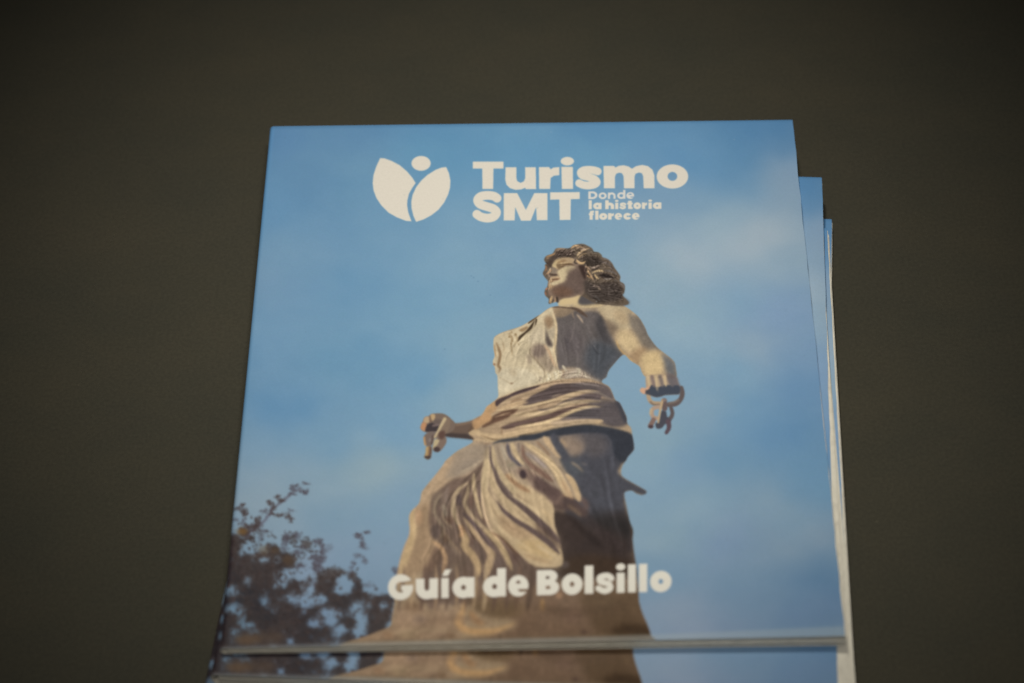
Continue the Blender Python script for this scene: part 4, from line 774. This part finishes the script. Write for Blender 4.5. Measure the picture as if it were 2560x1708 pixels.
print_img = bpy.data.images.new('cover_print', TW, TH, alpha=False)
print_img.pixels.foreach_set(buf.ravel()); print_img.update(); print_img.pack()

# ================================================================ materials
def new_mat(name, rough=.6, spec=.3):
    m = bpy.data.materials.new(name); m.use_nodes = True
    nt = m.node_tree; b = nt.nodes['Principled BSDF']
    b.inputs['Roughness'].default_value = rough; b.inputs['Specular IOR Level'].default_value = spec
    return m, nt, b
def node(nt, kind, **kw):
    n = nt.nodes.new(kind)
    for k, v in kw.items():
        if k in n.inputs.keys() if hasattr(n.inputs, 'keys') else False: n.inputs[k].default_value = v
        else: setattr(n, k, v)
    return n
def noise(nt, scale, detail=4, rough=.55, vec=None, stretch=None):
    n = nt.nodes.new('ShaderNodeTexNoise'); n.inputs['Scale'].default_value = scale
    n.inputs['Detail'].default_value = detail; n.inputs['Roughness'].default_value = rough
    tc = nt.nodes.new('ShaderNodeTexCoord')
    if stretch:
        mp = nt.nodes.new('ShaderNodeMapping'); mp.inputs['Scale'].default_value = stretch
        nt.links.new(tc.outputs['Object'], mp.inputs['Vector']); nt.links.new(mp.outputs['Vector'], n.inputs['Vector'])
    else: nt.links.new(tc.outputs['Object'], n.inputs['Vector'])
    return n
def ramp(nt, src, stops):
    r = nt.nodes.new('ShaderNodeValToRGB'); nt.links.new(src, r.inputs['Fac'])
    while len(r.color_ramp.elements) < len(stops): r.color_ramp.elements.new(.5)
    for e, (p, c) in zip(r.color_ramp.elements, stops): e.position = p; e.color = tuple(c) + (1,)
    return r
def bump(nt, b, src, strength, dist):
    n = nt.nodes.new('ShaderNodeBump'); n.inputs['Strength'].default_value = strength; n.inputs['Distance'].default_value = dist
    nt.links.new(src, n.inputs['Height']); nt.links.new(n.outputs['Normal'], b.inputs['Normal'])
    return n

M_PRINT, nt, b = new_mat('printed_cover', .5, .18)
ti = nt.nodes.new('ShaderNodeTexImage'); ti.image = print_img; ti.extension = 'EXTEND'; ti.interpolation = 'Cubic'
uvn = nt.nodes.new('ShaderNodeUVMap'); uvn.uv_map = 'UVMap'
nt.links.new(uvn.outputs['UV'], ti.inputs['Vector'])
gr = noise(nt, 2600, 2); gr2 = noise(nt, 60, 4)
mx = nt.nodes.new('ShaderNodeMix'); mx.data_type = 'RGBA'; mx.blend_type = 'MULTIPLY'; mx.inputs['Factor'].default_value = 1
gcol = ramp(nt, gr.outputs['Fac'], [(.25, (.965, .965, .965)), (.75, (1.025, 1.025, 1.025))])
nt.links.new(ti.outputs['Color'], mx.inputs['A']); nt.links.new(gcol.outputs['Color'], mx.inputs['B'])
nt.links.new(mx.outputs['Result'], b.inputs['Base Color'])
rr = nt.nodes.new('ShaderNodeMapRange'); rr.inputs['To Min'].default_value = .40; rr.inputs['To Max'].default_value = .62
nt.links.new(gr2.outputs['Fac'], rr.inputs['Value']); nt.links.new(rr.outputs['Result'], b.inputs['Roughness'])
bump(nt, b, gr.outputs['Fac'], .12, .00004)

M_PAPER, nt, b = new_mat('paper_edge', .8, .2)
pn = noise(nt, 500, 4, stretch=(1, 1, 14))
pr = ramp(nt, pn.outputs['Fac'], [(.25, (.60, .60, .57)), (.5, (.76, .76, .72)), (.8, (.85, .85, .81))])
nt.links.new(pr.outputs['Color'], b.inputs['Base Color']); bump(nt, b, pn.outputs['Fac'], .4, .0001)

M_BACK, nt, b = new_mat('cover_back', .55, .25)
b.inputs['Base Color'].default_value = (.10, .24, .42, 1)
bn = noise(nt, 80, 4); br_ = ramp(nt, bn.outputs['Fac'], [(.3, (.08, .20, .38)), (.7, (.13, .28, .46))]); nt.links.new(br_.outputs['Color'], b.inputs['Base Color'])

M_TABLE, nt, b = new_mat('dark_table', .7, .08)
n1 = noise(nt, 9, 5); n2 = noise(nt, 1500, 3, .7); n3 = noise(nt, 26, 6, .65, stretch=(1.0, 1.6, 1))
cr = ramp(nt, n1.outputs['Fac'], [(.3, (.0520, .0525, .0435)), (.7, (.0590, .0590, .0490))])
g2 = ramp(nt, n2.outputs['Fac'], [(.3, (.86, .86, .86)), (.72, (1.14, 1.13, 1.10))])
g3 = ramp(nt, n3.outputs['Fac'], [(.3, (.88, .91, .94)), (.7, (1.10, 1.06, 1.02))])
mA = nt.nodes.new('ShaderNodeMix'); mA.data_type = 'RGBA'; mA.blend_type = 'MULTIPLY'; mA.inputs['Factor'].default_value = 1
mB = nt.nodes.new('ShaderNodeMix'); mB.data_type = 'RGBA'; mB.blend_type = 'MULTIPLY'; mB.inputs['Factor'].default_value = 1
nt.links.new(cr.outputs['Color'], mA.inputs['A']); nt.links.new(g2.outputs['Color'], mA.inputs['B'])
nt.links.new(mA.outputs['Result'], mB.inputs['A']); nt.links.new(g3.outputs['Color'], mB.inputs['B'])
nt.links.new(mB.outputs['Result'], b.inputs['Base Color'])
vor = nt.nodes.new('ShaderNodeTexVoronoi'); vor.inputs['Scale'].default_value = 70; tcn = nt.nodes.new('ShaderNodeTexCoord'); nt.links.new(tcn.outputs['Object'], vor.inputs['Vector'])
dust = ramp(nt, vor.outputs['Distance'], [(.0, (.5, .5, .5)), (.022, (0, 0, 0))])
mD = nt.nodes.new('ShaderNodeMix'); mD.data_type = 'RGBA'; mD.inputs['B'].default_value = (.16, .15, .12, 1)
dm = nt.nodes.new('ShaderNodeMath'); dm.operation = 'MULTIPLY'; nt.links.new(dust.outputs['Color'], dm.inputs[0]); nt.links.new(n3.outputs['Fac'], dm.inputs[1])
nt.links.new(dm.outputs[0], mD.inputs['Factor']); nt.links.new(mB.outputs['Result'], mD.inputs['A']); nt.links.new(mD.outputs['Result'], b.inputs['Base Color'])
bump(nt, b, n2.outputs['Fac'], .25, .00006)

# ================================================================ geometry
def link_mesh(name, verts, faces, mats, fmat=None, uvs=None, parent=None, smooth_faces=True):
    me = bpy.data.meshes.new(name); me.from_pydata(verts, [], faces)
    for m in mats: me.materials.append(m)
    if fmat is not None: me.polygons.foreach_set('material_index', fmat)
    if uvs is not None:
        uvl = me.uv_layers.new(name='UVMap')
        for p in me.polygons:
            for li, vi in zip(p.loop_indices, p.vertices): uvl.data[li].uv = uvs[vi]
    me.polygons.foreach_set('use_smooth', [smooth_faces] * len(me.polygons))
    me.validate(); me.update()
    o = bpy.data.objects.new(name, me); C.objects.link(o)
    if parent: o.parent = parent
    return o

# the table the stack lies on: a thick slab reaching past every edge of the picture
tv = [(-.6, -.6, 0), (.6, -.6, 0), (.6, .7, 0), (-.6, .7, 0), (-.6, -.6, -.03), (.6, -.6, -.03), (.6, .7, -.03), (-.6, .7, -.03)]
table = link_mesh('tabletop', tv, [(0, 1, 2, 3), (7, 6, 5, 4), (0, 4, 5, 1), (1, 5, 6, 2), (2, 6, 7, 3), (3, 7, 4, 0)], [M_TABLE], smooth_faces=False)
table['kind'] = 'structure'; table['label'] = 'dark olive brown matt tabletop under the stack of brochures'

BW, BH = 0.105, 0.105 * 1.134
def warp(x, y): return max(-1.3, min(1.3, -(x / .0525) * (y / .0595)))
# height of the upper face of each layer, in metres, over the table point (x, y); layer 0 is the table itself
LAYER = [lambda x, y: 0.00006,
         lambda x, y: .00245 + .00015 * warp(x, y),
         lambda x, y: .00470 + .00030 * warp(x, y) + .0001 * x / .0525,
         lambda x, y: .00745 + .00045 * warp(x, y) - .00050 * x / .0525,
         lambda x, y: .01000 + .00070 * warp(x, y)]
SHEET = .00022
rg = np.random.default_rng(5)

def brochure(layer, pose, label, fan, BH=BH):
    px, py, rot = pose
    root = bpy.data.objects.new('brochure', None); C.objects.link(root); root.empty_display_size = .02
    lo, hi = LAYER[layer - 1], LAYER[layer]
    zbase = lo(px, py)
    root.location = (px, py, zbase); root.rotation_euler = (0, 0, rot)
    root['label'] = label; root['category'] = 'brochure'; root['group'] = 'brochures piled in one stack'
    c, s = math.cos(rot), math.sin(rot)
    def Z(f, lx, ly): return f(px + c * lx - s * ly, py + s * lx + c * ly) - zbase
    def top(lx, ly): return Z(hi, lx, ly)
    def bot(lx, ly): return Z(lo, lx, ly) + .00002
    # folded cover: front panel, rounded fold on the left, back panel
    W2, H2 = BW / 2, BH / 2
    NF, NS, NB, NV = 44, 10, 14, 40
    ys = [H2 - BH * k / NV for k in range(NV + 1)]
    def profile(ly):
        pts = []
        for k in range(NF + 1):                          # right edge to the fold
            lx = W2 - (BW - .0009) * k / NF
            pts.append((lx, top(lx, ly), 0, 1, (lx + W2) / BW))
        x0 = -W2 + .0009; t0, b0 = top(x0, ly), bot(x0, ly); cz, hz = (t0 + b0) / 2, (t0 - b0) / 2
        for k in range(1, NS):
            a = math.pi / 2 + math.pi * k / NS
            pts.append((x0 + .0009 * math.cos(a), cz + hz * math.sin(a), math.cos(a), math.sin(a), max(0, .0086 - .0120 * k / NS)))
        for k in range(NB + 1):
            lx = x0 + (BW - .0009 + .0002) * k / NB
            pts.append((lx, bot(lx, ly), 0, -1, .004))
        return pts
    verts, uvs = [], []
    jit = rg.normal(0, 1, (NV + 1)) * .00004
    for j, ly in enumerate(ys):
        pr_ = profile(ly)
        for k, (x, z, nx, nz, u) in enumerate(pr_):
            xx = x + (jit[j] if k == 0 else 0)
            verts.append((xx, ly, z)); uvs.append((u, 1 - j / NV))
    outer = len(verts); P = NF + 1 + NS - 1 + NB + 1
    for j, ly in enumerate(ys):
        for k, (x, z, nx, nz, u) in enumerate(profile(ly)):
            xx = x + (jit[j] if k == 0 else 0)
            verts.append((xx - nx * SHEET, ly, z - nz * SHEET)); uvs.append((u, 1 - j / NV))
    faces, fm = [], []
    for j in range(NV):
        for k in range(P - 1):
            a = j * P + k
            faces.append((a, a + 1, a + P + 1, a + P)); fm.append(0 if k < NF + NS else 2)
            a += outer
            faces.append((a + P, a + P + 1, a + 1, a)); fm.append(1)
    for k in range(P - 1):
        a = k; faces.append((a + 1, a, a + outer, a + 1 + outer)); fm.append(1)
        a = NV * P + k; faces.append((a, a + 1, a + 1 + outer, a + outer)); fm.append(1)
    for j in range(NV):
        a = j * P; faces.append((a, a + P, a + P + outer, a + outer)); fm.append(1)
        a = j * P + P - 1; faces.append((a + P, a, a + outer, a + P + outer)); fm.append(1)
    cov = link_mesh('cover', verts, faces, [M_PRINT, M_PAPER, M_BACK], fm, uvs, root)
    try: cov.data.set_sharp_from_angle(angle=math.radians(50))
    except Exception: pass
    # inner leaves: thin slabs whose free edges stand a little apart
    n = len(fan)
    for i, (dx, dy, sk) in enumerate(fan):
        f0, f1 = (i + .10) / n, (i + .93) / n
        vs, fs = [], []
        NX, NY = 12, 10
        X0, X1 = -W2 + .0012, W2 + dx; Y0, Y1 = -H2 + .0001 - dy, H2 - .0004 + .3 * dy
        for lvl in (f1, f0):
            for b_ in range(NY + 1):
                ly = Y1 + (Y0 - Y1) * b_ / NY
                for a_ in range(NX + 1):
                    lx = X0 + (X1 - X0) * a_ / NX + sk * (ly / H2) * a_ / NX
                    t_, o_ = top(lx, ly) - SHEET * 1.25, bot(lx, ly) + SHEET * 1.25
                    vs.append((lx, ly, o_ + (t_ - o_) * lvl))
        Q = (NX + 1) * (NY + 1); idx = lambda r, q_: r * (NX + 1) + q_
        for r in range(NY):
            for q_ in range(NX):
                a = idx(r, q_); fs.append((a, a + NX + 1, a + NX + 2, a + 1)); fs.append((a + Q + 1, a + NX + 2 + Q, a + NX + 1 + Q, a + Q))
        for q_ in range(NX):
            a = idx(0, q_); fs.append((a + 1, a + 1 + Q, a + Q, a)); a = idx(NY, q_); fs.append((a, a + Q, a + 1 + Q, a + 1))
        for r in range(NY):
            a = idx(r, 0); fs.append((a, a + Q, a + NX + 1 + Q, a + NX + 1)); a = idx(r, NX); fs.append((a + NX + 1, a + NX + 1 + Q, a + Q, a))
        pg = link_mesh('page', vs, fs, [M_PAPER], None, None, root, smooth_faces=False)
    return root

def fans(n, spread, out, skew):
    # lower leaves stand out furthest; skew < 0 spreads them towards the foot
    return [((out + .0006 * 0) * (1 - .55 * i / n) + float(rg.normal(0, spread)), float(rg.normal(0, .00012)), skew * (1 - .45 * i / n) + float(rg.normal(0, spread * .5))) for i in range(n)]
brochure(1, (0.0013, -0.0152, -0.0950), 'lowest brochure of the stack, flat on the dark table, turned furthest clockwise', fans(5, .00012, .0004, -.0004))
brochure(2, (0.0028, -0.0224, -0.0411), 'second brochure from the table, only its blue right edge showing', fans(5, .00010, .0005, -.0003))
brochure(3, (0.0017, -0.0085, -0.0575), 'brochure directly under the top one, slid lower and turned clockwise', fans(7, .00012, .0010, -.0022), BH=BH * .975)
brochure(4, (0.0, 0.0, 0.0), 'topmost brochure with white Turismo SMT lettering and a draped stone statue against blue sky', fans(6, .00006, .00005, -.0003))
